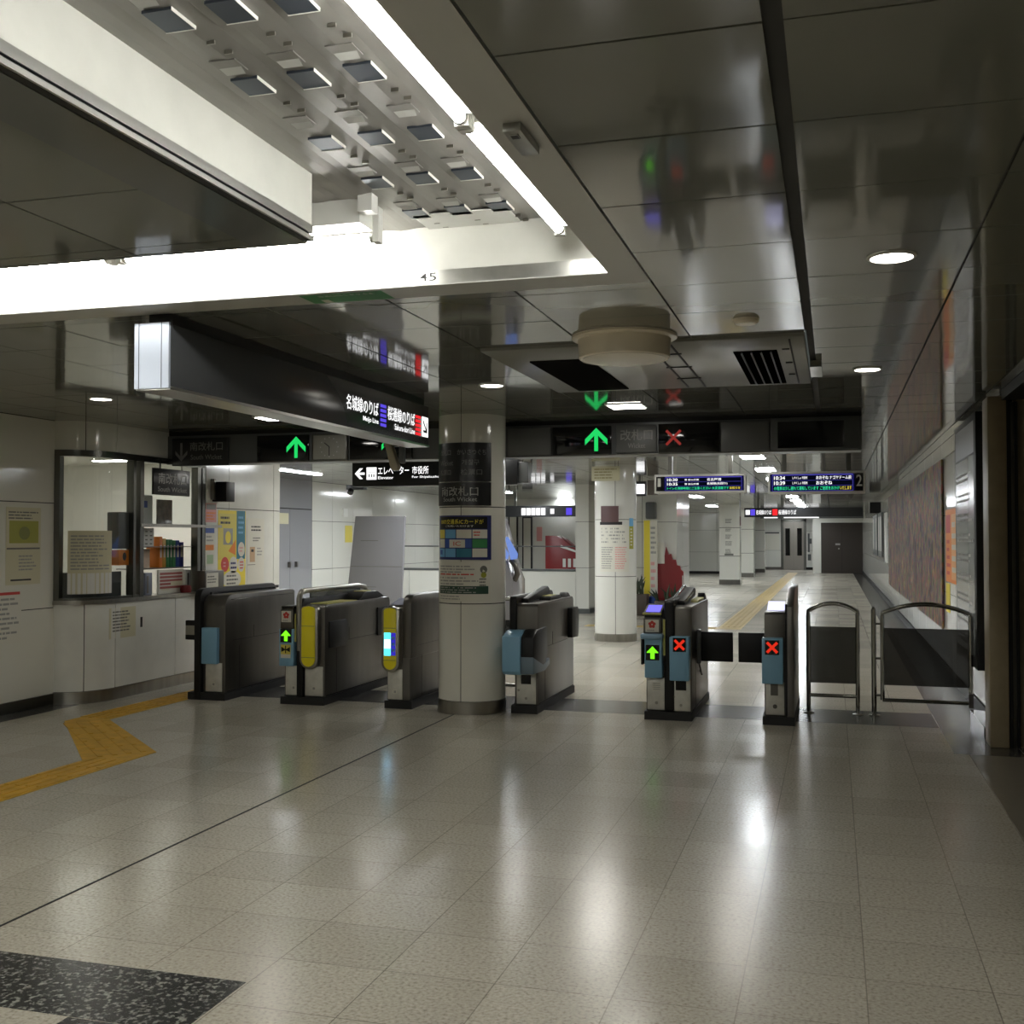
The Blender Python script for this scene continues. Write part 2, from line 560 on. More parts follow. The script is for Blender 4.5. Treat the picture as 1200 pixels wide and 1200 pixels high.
# mappings of a flat face: u to the right, v up, w out of the surface
def face_y(y, x0=0.0):            # faces the camera (-Y); u = world x
    return lambda u, v, w: (u, y - w, v)
def face_px(x):                   # faces +X; u = world y
    return lambda u, v, w: (x + w, u, v)
def face_nx(x):                   # faces -X; u = -world y
    return lambda u, v, w: (x - w, -u, v)
def face_down(z):
    return lambda u, v, w: (u, v, z - w)
def face_col(cx, cy, r, a0=-PI / 2):   # round a column; u is arc length from angle a0, v = z
    return lambda u, v, w: (cx + (r + w) * math.cos(a0 + u / r), cy + (r + w) * math.sin(a0 + u / r), v)
def arrow_poly(mb, cu, cv, h, w, kind='thin', ang=0.0, ww=0.0015, t=None):
    """arrow pointing up (ang rotates clockwise)"""
    t = t or w * 0.16
    def R(pts):
        c, s_ = math.cos(-ang), math.sin(-ang)
        return [(cu + x * c - y * s_, cv + x * s_ + y * c, ww) for x, y in pts]
    if kind == 'thin':
        mb.add(R([(-t / 2, -h / 2), (t / 2, -h / 2), (t / 2, h / 2 - t), (-t / 2, h / 2 - t)]), [(0, 1, 2, 3)])
        for sg in (1, -1):
            p = [(0, h / 2), (sg * w / 2, h / 2 - w / 2), (sg * w / 2, h / 2 - w / 2 - t * 1.5), (0, h / 2 - t * 1.5)]
            mb.add(R(p), [(0, 1, 2, 3) if sg < 0 else (3, 2, 1, 0)])
    else:
        mb.add(R([(-t / 2, -h / 2), (t / 2, -h / 2), (t / 2, 0), (-t / 2, 0)]), [(0, 1, 2, 3)])
        mb.add(R([(-w / 2, -h * 0.02), (0, -h * 0.02 + 0.0), (w / 2, -h * 0.02), (w / 2, h * 0.02), (0, h / 2), (-w / 2, h * 0.02)]), [(0, 1, 2, 3, 4, 5)])
    return mb
def cross_poly(mb, cu, cv, sz, t, w=0.0015):
    for sg in (1, -1):
        a = Vector((sz / 2, sg * sz / 2))
        n = Vector((-sg * 1.0, 1.0)).normalized() * t / 2
        if sg < 0:
            n = Vector((1.0, 1.0)).normalized() * t / 2
        ps = [-a + n, -a - n, a - n, a + n]
        mb.add([(cu + p.x, cv + p.y, w) for p in ps], [(0, 1, 2, 3)])
    return mb

H = 2.64          # ceiling height
XR = 1.24         # right wall
XL = -6.97         # left wall
XO = -6.63         # office front
# PART2
# ------------------------------------------------------------------ floor
fl = MB()
fl.quad((-16, -9, 0), (9, -9, 0), (9, 62, 0), (-16, 62, 0))
struct(fl.build('floor', M_FLOOR, loc=(0, 0, 0)), 'beige speckled tile floor of the concourse', 'floor')
# dark inlays of the floor
b = MB()
b.box(-12, -1.974, 3.055, 3.46, -0.01, 0.0012)
b.box(-2.385, -1.974, -4, 3.05, -0.01, 0.0012)
struct(b.build('floor_inlay', M_DARKTILE), 'black speckled tile inlay in the floor near the camera', 'floor')
b = MB()
b.box(-5.9, 0.82, 9.62, 10.36, -0.01, 0.0012)
b.box(0.825, 1.3, 8.50, 50, -0.01, 0.0012)
b.box(1.305, 5, 8.50, 8.86, -0.01, 0.0012)
b.box(-7.4, -6.72, 2, 8.72, -0.01, 0.0012)
struct(b.build('floor_border', M_BORDER), 'dark grey border tiles along walls and gates', 'floor')
b = MB()
b.box(0.93, 6, -6, 8.495, -0.01, 0.0011)
struct(b.build('floor_strip', M_BORDER2), 'darker tile strip at the right edge', 'floor')
b = MB()
b.box(-3.207, -3.193, -6, 9.15, -0.01, 0.0014)
struct(b.build('trim_1', M_GROUT), 'dark expansion joint running to the column', 'floor joint')
# tactile paving: bars raised on yellow tiles
def tactile(name, polys, bars, m, label):
    q = MB()
    for p in polys:
        q.prism(p, 2, -0.01, 0.003)
    for (x0, y0, x1, y1) in bars:
        d = Vector((x1 - x0, y1 - y0, 0))
        n = Vector((-d.y, d.x, 0)).normalized() * 0.017
        a, c = Vector((x0, y0, 0)), Vector((x1, y1, 0))
        q.prism([(a + n)[:2], (a - n)[:2], (c - n)[:2], (c + n)[:2]], 2, 0.0, 0.007)
    return tag(q.build(name, m), label, 'tactile paving')
polys = [[(-5.02, 2.0), (-4.70, 2.0), (-4.70, 6.95), (-5.02, 6.55)],
         [(-5.02, 6.55), (-4.70, 6.95), (-5.93, 8.08), (-6.24, 7.90)],
         [(-6.24, 7.90), (-5.93, 8.08), (-5.97, 12.0), (-6.28, 12.0)]]
bars = []
for k in range(4):
    o = -4.98 + k * 0.08
    for j in range(16):
        y = 2.0 + j * 0.29
        if y + 0.27 < 6.62:
            bars.append((o, y, o, y + 0.27))
    ax, ay = -4.955 + 0.063 * k, 6.665 + 0.078 * k
    for j in range(5):
        t0, t1 = 0.02 + j * 0.195, 0.02 + j * 0.195 + 0.18
        dx, dy = -1.22, 1.16
        bars.append((ax + dx * t0, ay + dy * t0, ax + dx * t1, ay + dy * t1))
    o = -6.24 + k * 0.078 + .01
    for j in range(13):
        y = 8.12 + j * 0.29
        bars.append((o, y, o, y + 0.27))
tactile('tactile_paving', polys, bars, M_TACT, 'bright yellow zigzag tactile paving bending past the office counter')
bars = []
for k in range(4):
    for j in range(100):
        if 19.4 + j * 0.3 < 49:
            bars.append((-1.84 + k * 0.095, 19.4 + j * 0.3, -1.84 + k * 0.095, 19.4 + j * 0.3 + 0.27))
    for j in range(7):
        bars.append((-4.0 + j * 0.3, 18.95 + k * 0.09, -4.0 + j * 0.3 + 0.27, 18.95 + k * 0.09))
tactile('tactile_paving', [[(-1.90, 18.9), (-1.50, 18.9), (-1.50, 50), (-1.90, 50)], [(-4.2, 18.9), (-1.90, 18.9), (-1.90, 19.28), (-4.2, 19.28)]], bars, M_TACT2,
        'pale yellow tactile paving running down the far corridor beyond the gates')

# ------------------------------------------------------------------ ceiling panels
TR = (-5.16, -0.735, -6.2, 4.64)      # outer rim of the light trough, lengthened behind the camera for more light
IB = (-4.10, -2.08, -5.0, 3.68)        # ordinary ceiling inside the ring
AC = (-1.96, -0.13, 6.02, 7.92)
def subtract(r, h):
    x0, x1, y0, y1 = r
    a0, a1, b0, b1 = max(x0, h[0]), min(x1, h[1]), max(y0, h[2]), min(y1, h[3])
    if a0 >= a1 - 1e-4 or b0 >= b1 - 1e-4:
        return [r]
    out = []
    if y0 < b0: out.append((x0, x1, y0, b0))
    if b1 < y1: out.append((x0, x1, b1, y1))
    if x0 < a0: out.append((x0, a0, b0, b1))
    if a1 < x1: out.append((a1, x1, b0, b1))
    return out
xs = [-14.0, -12.5, -11.2, -9.9, -9.0, -8.4, -7.75, -7.1, -6.45, -5.82, -5.16, -4.53, -3.88, -3.22, -2.58, -1.96, -1.345, -0.735, -0.115, 0.505, 1.12, 1.74, 2.36, 3.0, 4.0]
ys = [2.36 + 0.598 * k for k in range(-16, 100)]
c = MB()
rr = random.Random(3)
def hxy(x, y):
    return H
for i in range(len(xs) - 1):
    for j in range(len(ys) - 1):
        gx0 = 0.022 if abs(xs[i] + 0.115) < 0.01 else 0.005
        gx1 = 0.022 if abs(xs[i + 1] + 0.115) < 0.01 else 0.005
        rects = [(xs[i] + gx0, xs[i + 1] - gx1, ys[j] + 0.004, ys[j + 1] - 0.004)]
        inner = []
        for r0 in rects:
            a0, a1, b0, b1 = max(r0[0], IB[0]), min(r0[1], IB[1]), max(r0[2], IB[2]), min(r0[3], IB[3])
            if a0 < a1 and b0 < b1:
                inner.append((a0, a1, b0, b1))
        for hole in (TR, AC):
            rects = [q for r0 in rects for q in subtract(r0, hole)]
        sx, sy = rr.uniform(-1, 1) * 0.0022, rr.uniform(-1, 1) * 0.0022
        for (a0, a1, b0, b1) in rects + inner:
            if a1 - a0 < 0.02 or b1 - b0 < 0.02:
                continue
            mx, my = (xs[i] + xs[i + 1]) / 2, (ys[j] + ys[j + 1]) / 2
            # folded-edge panel: a shallow tray, slightly out of level like the real ones
            zf = lambda x, y: H + (x - mx) * sx + (y - my) * sy
            c.add([(a0, b0, zf(a0, b0)), (a1, b0, zf(a1, b0)), (a1, b1, zf(a1, b1)), (a0, b1, zf(a0, b1)),
                   (a0, b0, H + .02), (a1, b0, H + .02), (a1, b1, H + .02), (a0, b1, H + .02)],
                  [(3, 2, 1, 0), (0, 1, 5, 4), (1, 2, 6, 5), (2, 3, 7, 6), (3, 0, 4, 7)])
c.mat(1)
full = [(-16, 9, -9, 62)]
for hole in (TR, AC):
    full = [q for r0 in full for q in subtract(r0, hole)]
for (a0, a1, b0, b1) in full + [IB]:
    c.quad((a0, b0, H + 0.012), (a0, b1, H + 0.012), (a1, b1, H + 0.012), (a1, b0, H + 0.012))
struct(c.build('ceiling', [M_CEIL, M_CEILGAP], loc=(0, 0, H)), 'glossy dark grey metal panel ceiling', 'ceiling')

# ------------------------------------------------------------------ open light trough
T = thing('light_trough', 'big open recessed fluorescent trough with bare tubes, cover removed', 'ceiling light', (-2.9, 1.7, H))
TOP = 2.89
s = MB()
def ribs(x0, x1, y0, y1):
    n = 26 if x1 - x0 < 2 else 90
    for i in range(n):
        a, bq = x0 + (x1 - x0) * i / n, x0 + (x1 - x0) * (i + 1) / n
        za = TOP - 0.008 * (0.5 - 0.5 * math.cos(a * 2 * PI / 0.17))
        zb = TOP - 0.008 * (0.5 - 0.5 * math.cos(bq * 2 * PI / 0.17))
        s.add([(a, y0, za), (bq, y0, zb), (bq, y1, zb), (a, y1, za)], [(3, 2, 1, 0)])
ribs(-1.83, -0.88, -6.0, 4.43)
ribs(-5.0, -1.83, 3.65, 4.43)
ribs(-5.0, -4.1, -6.0, 3.65)
s.build('reflector_sheet', M_SHEET, T)
s = MB()
s.quad((-5.0, 4.43, 2.70), (-0.88, 4.43, 2.70), (-0.88, 4.43, TOP), (-5.0, 4.43, TOP))
s.quad((-0.88, -6.0, 2.70), (-0.88, -6.0, TOP), (-0.88, 4.43, TOP), (-0.88, 4.43, 2.70))
s.quad((-1.83, -6.0, 2.695), (-1.83, 3.65, 2.695), (-1.83, 3.65, TOP), (-1.83, -6.0, TOP))
s.quad((-5.0, 3.65, 2.695), (-5.0, 3.65, TOP), (-1.83, 3.65, TOP), (-1.83, 3.65, 2.695))
s.quad((-5.0, -6.0, 2.64), (-5.0, 4.43, 2.64), (-5.0, 4.43, TOP), (-5.0, -6.0, TOP))
s.quad((-5.0, -6.0, 2.64), (-5.0, -6.0, TOP), (-0.88, -6.0, TOP), (-0.88, -6.0, 2.64))
s.quad((-4.1, -6, 2.64), (-4.1, -6, TOP), (-4.1, 3.65, TOP), (-4.1, 3.65, 2.64))
s.build('side_wall', M_TROUGHW, T)
s = MB()
s.quad((-5.0, 4.4295, 2.642), (-0.88, 4.4295, 2.642), (-0.88, 4.4295, 2.70), (-5.0, 4.4295, 2.70))
s.quad((-0.8805, -6, 2.642), (-0.8805, -6, 2.70), (-0.8805, 4.43, 2.70), (-0.8805, 4.43, 2.642))
s.box(-1.835, -1.829, -6.0, 3.656, 2.667, 2.698)
s.box(-5.0, -1.829, 3.650, 3.656, 2.667, 2.698)
s.box(-1.835, -1.826, -6.0, 3.66, 2.640, 2.656)
s.box(-5.0, -1.826, 3.650, 3.66, 2.640, 2.656)
s.build('aluminium_strip', M_ALU, T)
s = MB()
s.box(-1.860, -1.838, -6.0, 3.64, 2.640, 2.70)
s.build('shadow_gap', M_BLACK, T)
s = MB()
s.box(-5.16, -0.737, 4.43, 4.635, 2.636, 2.66)
s.box(-0.88, -0.737, -6.2, 4.43, 2.636, 2.66)
s.build('rim_flange', mat('flange_grey_paint', (0.74, 0.74, 0.72), 0.38, 0.1), T)
s = MB()
s.box(-2.078, -1.862, -6.0, 3.678, 2.638, 2.66)
s.box(-4.1, -2.078, 3.655, 3.678, 2.638, 2.66)
s.build('inner_flange', mat('slate_gloss_flange', (0.48, 0.49, 0.48), 0.12, 0.2), T)
s = MB(face_y(4.4290))
s.text('45', -1.71, 2.655, -1.63, 2.69, 0.001)
s.build('handwritten_mark', M_INKK, T)
s = MB(face_down(2.636))  # reflection of a green exit sign, painted onto the rim flange
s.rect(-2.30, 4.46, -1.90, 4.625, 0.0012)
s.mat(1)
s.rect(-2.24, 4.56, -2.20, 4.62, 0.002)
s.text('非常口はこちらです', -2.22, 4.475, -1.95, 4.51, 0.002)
g = s.build('green_reflection', [M_GREEN, M_PAPER], T)
g['label'] = 'painted reflection of a green sign with white lettering on the rim'
# square cut-outs with folded tabs in the reflector
for x in (-1.63, -1.45, -1.275):
    for k, y in enumerate((0.75, 1.15, 1.62, 2.02, 2.44, 2.87, 3.36, 3.79, 4.20)):
        q = MB()
        q.box(x - .043, x + .043, y - .055, y + .055, TOP - .014, TOP - .006)
        q.mat(1)
        q.box(x - .045, x + .045, y + .055, y + .0565, TOP - .016, TOP - .006)
        q.box(x + .043, x + .0445, y - .055, y + .055, TOP - .016, TOP - .006)
        q.build('cut_out_plate', [M_CLIP, M_TROUGHW], T)
        for dx, dy in ((.035, .14), (.05, .205)):
            q = MB()
            q.box(x + dx - .012, x + dx + .012, y + dy, y + dy + .006, TOP - .016, TOP - .006)
            q.build('wire_clip', M_STEEL, T)
        q = MB()
        q.box(x - .04, x + .04, y + .255, y + .33, TOP - .0095, TOP - .006)
        q.mat(1).add([(x - .035, y + .30, TOP - .0098), (x + .035, y + .30, TOP - .0098), (x + .03, y + .335, TOP - .016), (x - .03, y + .335, TOP - .016)], [(3, 2, 1, 0)])
        q.build('folded_tab', [M_SHEET, mat('pale_steel_tab', (.66, .66, .64), .4)], T)
# battens with tubes
def batten(p0, p1, off):
    p0, p1 = Vector(p0), Vector(p1)
    d = (p1 - p0).normalized()
    t = MB()
    t.cyl(p0, p1, 0.018, 16)
    tb = t.build('fluorescent_tube', E_TUBE, T)
    e = MB()
    for p, sg in ((p0, 1), (p1, -1)):
        e.cyl(p - d * 0.004 * sg, p + d * 0.012 * sg, 0.019, 16)
    e.build('tube_cap', M_ALU, tb)
    for p, sg in ((p0, -1), (p1, 1)):
        h = MB()
        a = p + d * sg * 0.018
        ho = Vector((abs(d.y), abs(d.x), 0)) * 0.022 + Vector((abs(d.x), abs(d.y), 0)) * 0.013
        h.box(a.x - ho.x, a.x + ho.x, a.y - ho.y, a.y + ho.y, a.z - 0.022, TOP - 0.005)
        h.build('tube_holder', M_WHITE, T)
    bt = MB()
    o = Vector(off)
    a, bb = p0 + o, p1 + o
    w = Vector((abs(d.y), abs(d.x), 0)) * 0.062
    bt.box(min(a.x, bb.x) - w.x, max(a.x, bb.x) + w.x, min(a.y, bb.y) - w.y, max(a.y, bb.y) + w.y, 2.79, TOP - 0.004)
    bt.build('batten', M_WHITE, T)
for y0, y1 in ((-5.30, -4.16), (-4.10, -2.96), (-2.90, -1.76), (-1.70, -0.56), (-0.50, 0.62), (0.68, 1.80), (1.87, 3.03), (3.10, 4.24)):  # tubes behind the camera are unseen, added to light gates and column
    batten((-1.04, y0, 2.78), (-1.04, y1, 2.78), (0.045, 0, 0))
for x0, x1 in ((-2.95, -1.78), (-4.15, -3.03)):
    batten((x0, 4.10, 2.765), (x1, 4.10, 2.765), (0, -0.075, 0))
for y0, y1 in ((-4.10, -2.96), (-2.90, -1.76), (-1.70, -0.56), (-0.50, 0.62), (0.68, 1.80), (1.87, 3.03)):  # left leg tubes out of view, added as extra fill light
    batten((-4.55, y0, 2.78), (-4.55, y1, 2.78), (0.045, 0, 0))
s = MB()
s.box(-1.77, -1.71, 3.92, 3.98, 2.82, TOP)
s.build('starter_box', M_WHITE, T)
s = MB()
s.box(-1.66, -1.25, 4.22, 4.42, TOP - .014, TOP - .009)
s.build('white_plate', M_WHITE, T)
s = MB()
s.box(-0.825, -0.775, 2.74, 2.93, 2.612, 2.636)
s.mat(1)
s.box(-0.812, -0.788, 2.76, 2.79, 2.608, 2.612)
sn = s.build('sensor_plate', [M_ALU, M_BLACK], T, bevel=0.003)

# ------------------------------------------------------------------ ceiling lamps
def downlight(x, y, r, label, group=None):
    t = thing('downlight', label, 'ceiling light', (x, y, H), group)
    q = MB()
    q.lathe((x, y), [(r * 1.2, H), (r * 1.2, H - 0.006), (r * 1.03, H - 0.010), (r * 0.98, H - 0.002)], 40)
    q.build('trim_ring', M_WHITE, t)
    q = MB()
    q.cyl((x, y, H - 0.001), (x, y, H - 0.006), r, 40)
    q.build('lamp', E_DOWN, t)
downlight(0.225, 4.48, 0.078, 'largest round downlight, in the ceiling at the right nearest the camera')
downlight(0.220, 7.44, 0.078, 'round downlight in the ceiling at the right, beside the slatted air grille')
downlight(-2.33, 7.48, 0.078, 'round downlight in the ceiling just in front of the near column')
downlight(-5.50, 7.36, 0.078, 'round downlight in the ceiling in front of the office window')
def flat_lamp(x, y, sx, sy, label, group=None, m=None):
    t = thing('ceiling_lamp', label, 'ceiling light', (x, y, H), group)
    q = MB()
    q.box(x - sx / 2 - .02, x + sx / 2 + .02, y - sy / 2 - .02, y + sy / 2 + .02, H - 0.008, H + 0.004)
    q.build('frame', M_WHITE, t)
    q = MB()
    q.box(x - sx / 2, x + sx / 2, y - sy / 2, y + sy / 2, H - 0.012, H - 0.006)
    q.build('diffuser', m or E_SQ, t)
flat_lamp(-1.63, 8.98, 0.27, 0.27, 'small square ceiling lamp directly before the green arrow of the sign beam')
flat_lamp(-4.88, 9.0, 0.24, 0.27, 'small square ceiling lamp above the left gates, half hidden by the long sign')
for k, y in enumerate((12.1, 15.1, 18.1, 21.1, 24.1, 27.1, 30.1, 33.1, 36.1, 39.1, 42.1, 45.1, 48.6)):
    flat_lamp(-1.03, y, 0.29, 0.62, 'square lamp of the straight ceiling row along the far corridor', 'corridor ceiling lamps', E_HALL if y > 14 else None)
for x, y in ((-2.45, 11.8), (-3.77, 12.5), (-5.5, 13.1)):
    flat_lamp(x, y, 0.34, 0.9, 'ceiling lamp right behind the sign beam over the gates', 'lamps behind the sign beam')
for x, y in ((-1.9, 52.6),):  # added lamp, brightens the dark corridor end
    flat_lamp(x, y, .3, .9, 'added ceiling lamp brightening the lift lobby at the corridor end', None, E_HALL)
flat_lamp(-8.5, 16.4, 0.12, 1.75, 'long white strip lamp in the ceiling above the grey door', None, E_HALL)
for x, y in ((-4.55, 14.6), (-6.6, 17.0), (-7.6, 20.0), (-7.2, 30.4), (-9.6, 35.7), (-3.5, 29.5), (-4.0, 38.4), (-5.6, 41.5), (-4.6, 33.0), (-7.6, 25.0)):  # first one added, hidden behind the near column, to brighten the wall block
    flat_lamp(x, y, 0.3, 1.2, 'strip lamp in the ceiling of the left concourse past the gates, the one behind the near column added', 'lamps of the left concourse', E_HALL)

# ------------------------------------------------------------------ things on the ceiling
d = thing('ceiling_drum', 'round cream drum fitting on the ceiling', 'ceiling fitting', (-1.08, 5.88, H))
q = MB()
q.lathe((-1.08, 5.88), [(0.0, 2.515), (0.235, 2.515), (0.245, 2.522), (0.252, 2.62), (0.275, 2.622), (0.285, 2.628), (0.285, H), (0.0, H)], 64)
q.build('housing', M_DRUM, d)
q = MB()
q.lathe((-1.08, 5.88), [(0.0, 2.512), (0.215, 2.512), (0.222, 2.5155)], 64)
q.build('cover_plate', mat('cream_cover', (0.95, 0.92, 0.85), 0.35), d)
q = MB()
q.lathe((-0.41, 5.58), [(0.0, 2.615), (0.05, 2.615), (0.062, 2.625), (0.066, H)], 32)
tag(q.build('smoke_detector', M_DRUM), 'little flat cream disc on the ceiling beside the drum', 'smoke detector')
a = thing('air_conditioner', 'ceiling cassette air conditioner with two grilles', 'air conditioner', (-1.05, 6.97, H))
q = MB()
q.box(-1.95, -0.14, 6.03, 7.91, 2.622, 2.66)
q.build('panel', mat('cassette_grey_enamel', (0.55, 0.55, 0.52), 0.25), a, bevel=0.006)
q = MB()
q.box(-1.765, -1.40, 6.44, 7.80, 2.614, 2.624)
g = q.build('intake_filter', mat('dark_filter_mesh', (0.14, 0.14, 0.14), 0.9, 0, 0.0), a)
g['label'] = 'dark square intake'
q = MB()
q.box(-0.545, -0.30, 6.43, 7.80, 2.616, 2.6225)
gr = q.build('outlet_grille', mat('grille_black', (0.05, 0.05, 0.05), .9, 0, 0.0), a)
q = MB()
for k in range(4):
    x = -0.50 + k * 0.055
    q.box(x - .004, x + .004, 6.43, 7.80, 2.607, 2.6165)
q.build('louvre', mat('grille_bar', (0.13, 0.13, 0.13), .5), gr)
q = MB()
for x in (-0.98, -0.86):
    q.box(x - .006, x + .006, 6.1, 7.85, 2.6185, 2.6225)
q.box(-0.225, -0.215, 6.1, 7.85, 2.6185, 2.6225)
for y in (6.4, 6.9, 7.4):
    q.box(-0.27, -0.23, y, y + .02, 2.616, 2.6225)
    q.box(-1.0, -0.84, y, y + .02, 2.617, 2.6225)
q.build('slot', M_GROUT, a)
q = MB()
q.box(-0.13, -0.06, 7.0, 7.45, 2.60, 2.64)
tag(q.build('access_hatch', M_CEIL), 'small shallow hatch box at the right edge of the ceiling air conditioner', 'ceiling hatch')

# ------------------------------------------------------------------ walls
def tiles(mbld, us, vs, w0, w1, gap=0.004):
    """wall panels in (u,v,w)"""
    for i in range(len(us) - 1):
        for j in range(len(vs) - 1):
            mbld.slab(us[i] + gap, vs[j] + gap, us[i + 1] - gap, vs[j + 1] - gap, w0, w1)
# left wall, faces +X
q = MB(face_px(XL))
q.mat(1).slab(-9, 0, 8.66, H, -0.15, 0.0)
q.mat(0)
tiles(q, [-9 + 1.2 * 0.0] + [-6.94 + 1.3 * k for k in range(12)] + [8.66], [0.10, 0.90, 1.87, H], 0.0, 0.012)
q.mat(2).slab(-9, 0, 8.66, 0.10, 0.0, 0.018)
struct(q.build('wall_left', [M_WALLK, M_GROUT, M_ALUD]), 'grey glazed panel wall at the left edge', 'wall')
# office front: quarter-round corner then straight along the concourse
ARC = 0.60
def office_map(off=0.0):
    # u: distance along the plan curve from the left wall; v: height; w: outwards
    def f(u, v, w):
        if u <= ARC:
            t = u / ARC * PI / 2
            x, y = -6.97 + 0.34 * math.sin(t), 9.08 - 0.42 * math.cos(t)
            n = Vector((math.sin(t) / 0.34, -math.cos(t) / 0.42)).normalized()
        else:
            x, y, n = XO, 9.08 + (u - ARC), Vector((1, 0))
        return (x + n.x * (w + off), y + n.y * (w + off), v)
    return f
UO = lambda y: ARC + (y - 9.08)
END = 12.36
q = MB(office_map())
def cslab(u0, v0, u1, v1, w0, w1):
    if u0 < ARC < u1:
        q.slab(u0, v0, ARC, v1, w0, w1, 14)
        q.slab(ARC, v0, u1, v1, w0, w1, 1)
    else:
        q.slab(u0, v0, u1, v1, w0, w1, 14 if u0 < ARC else 1)
q.mat(1)
cslab(0, 0, UO(END), 0.93, -0.12, 0.0)
cslab(0, 2.36, UO(10.62), H, -0.12, 0.0)
cslab(UO(10.62), 0.93, UO(END), H, -0.12, 0.0)
q.mat(0)
for u0, u1 in ((0.004, 0.296), (0.304, 0.62), (0.628, UO(10.1)), (UO(10.11), UO(11.1)), (UO(11.11), UO(END))):
    cslab(u0, 0.115, u1, 0.93, 0.0, 0.010)
for u0, u1 in ((0.004, 0.296), (0.304, 0.62), (0.628, UO(10.62))):
    cslab(u0, 2.365, u1, H, 0.0, 0.010)
for v0, v1 in ((0.965, 1.875), (1.883, H)):
    for u0, u1 in ((UO(10.68), UO(11.16)), (UO(11.17), UO(12.2)), (UO(12.21), UO(END))):
        q.slab(u0, v0, u1, v1, 0.0, 0.010)
q.mat(2)
cslab(0, 0, UO(END), 0.11, 0.0, 0.014)
struct(q.build('wall_office', [M_WALLC, M_GROUT, M_STEEL]), 'white panelled office front with rounded corner', 'wall')
q = MB(office_map())
cslab(0, 0.925, UO(10.66), 0.962, -0.30, 0.03)
tag(q.build('service_counter', M_STEEL), 'steel counter ledge under the office windows', 'counter')
# office window frames and panes
q = MB(office_map())
cslab(0.0, 2.31, UO(10.64), 2.37, -0.06, 0.022)
cslab(0.0, 0.96, UO(9.5), 0.985, -0.06, 0.018)
for u0, u1 in ((0.0, 0.07), (UO(9.36), UO(9.40)), (UO(9.47), UO(9.53)), (UO(10.50), UO(10.56)), (UO(10.59), UO(10.645))):
    cslab(u0, 0.96, u1, 2.33, -0.06, 0.022)
wf = struct(q.build('window_1', M_ALUD), 'dark metal frames of the office windows', 'window')
q = MB(office_map())
cslab(0.07, 0.985, UO(9.36), 2.31, -0.030, -0.024)
q.build('pane', M_GLASS, wf)
q = MB(office_map())
cslab(UO(9.53), 1.68, UO(10.50), 2.31, -0.030, -0.024)
q.build('pane', M_GLASS, wf)
# office room behind the glass
q = MB()
q.box(-10.2, -6.8, 12.30, 12.36, 0, H)
q.box(-10.2, -10.1, 8.72, 12.30, 0, H)
q.box(-10.1, -6.99, 8.66, 8.72, 0, H)
q.box(-6.70, XO - .002, 12.28, 12.36, 0, H)
struct(q.build('wall_back', M_ROOMW), 'cream walls of the station office', 'wall')
q = MB()
q.box(-10.1, -6.98, 8.75, 12.3, 2.50, 2.52)
struct(q.build('trim_2', M_ROOMW), 'pale false ceiling inside the office', 'ceiling')
for k, (x, y) in enumerate(((-8.1, 9.9), (-7.9, 11.3))):
    t = thing('office_lamp', 'flat lamp in the office ceiling, ' + ('nearer the rounded window' if k == 0 else 'nearer the end wall'), 'ceiling light', (x, y, 2.5))
    q = MB()
    q.box(x - .62, x + .62, y - .10, y + .10, 2.47, 2.50)
    q.build('housing', M_WHITE, t)
    q = MB()
    q.box(x - .6, x + .6, y - .08, y + .08, 2.462, 2.471)
    q.build('diffuser', E_OFFICE, t)
# PART3
# ------------------------------------------------------------------ columns
def cu(px, r=0.304):
    return px * r
def round_column(cx, cy, r, label, vj):
    q = MB()
    q.mat(1).cyl((cx, cy, 0.02), (cx, cy, H), r - 0.004, 48)
    q.mat(0)
    a_edges = [vj, vj + PI * 0.66, vj + PI * 1.33, vj + 2 * PI]
    for z0, z1 in ((0.115, 0.965), (0.973, 1.815), (1.823, H)):
        for i in range(3):
            m = face_col(cx, cy, r, 0)
            qq = MB(m)
            g = 0.0035
            qq.slab(a_edges[i] * r + g, z0, a_edges[i + 1] * r - g, z1, -0.02, 0.0, 26)
            b0 = len(q.v)
            q.v += qq.v
            q.f += [tuple(b0 + k for k in f) for f in qq.f]
            q.m += [0] * len(qq.f)
    q.mat(2).cyl((cx, cy, 0), (cx, cy, 0.112), r + 0.006, 48)
    return struct(q.build('column', [M_WALLK if cy < 12 else M_WALL, M_GROUT, M_STEEL]), label, 'column')
CX, CY, CR = -3.13, 9.455, 0.302
round_column(CX, CY, CR, 'round tiled column in front of the gates', math.radians(-90 - 1))
round_column(-3.16, 16.45, 0.315, 'round white column in the hall beyond the gates', math.radians(-90 + 10))

# signs and posters wrapped on the near column
def on_col(w=0.0):
    return face_col(CX, CY, CR + w)
q = MB(on_col(0.001))
q.slab(-0.27, 2.045, 0.262, 2.385, 0.0, 0.018, 24)
cs1 = q.build('column_sign', M_SIGNBLK)
tag(cs1, 'upper dark column sign with small grey wording in two columns', 'sign')
q = MB(on_col(0.0195))
q.text('改札口', -0.235, 2.275, -0.10, 2.325, 0.0008)
q.text('Wicket', -0.24, 2.185, -0.075, 2.23, 0.0008)
q.text('检票口', -0.235, 2.10, -0.10, 2.15, 0.0008)
q.text('かいさつぐち', -0.035, 2.275, 0.225, 2.325, 0.0008)
q.text('개찰구', 0.01, 2.185, 0.165, 2.235, 0.0008)
q.text('检票口', 0.0, 2.10, 0.19, 2.152, 0.0008)
q.build('lettering', M_SIGNTXTD, cs1)
q = MB(on_col(0.001))
q.slab(-0.27, 1.832, 0.262, 2.036, 0.0, 0.018, 24)
cs2 = q.build('column_sign', M_SIGNBLK)
tag(cs2, 'lower dark column sign reading 南改札口 South Wicket', 'sign')
q = MB(on_col(0.0195))
q.text('南改札口', -0.215, 1.915, 0.155, 1.998, 0.0008)
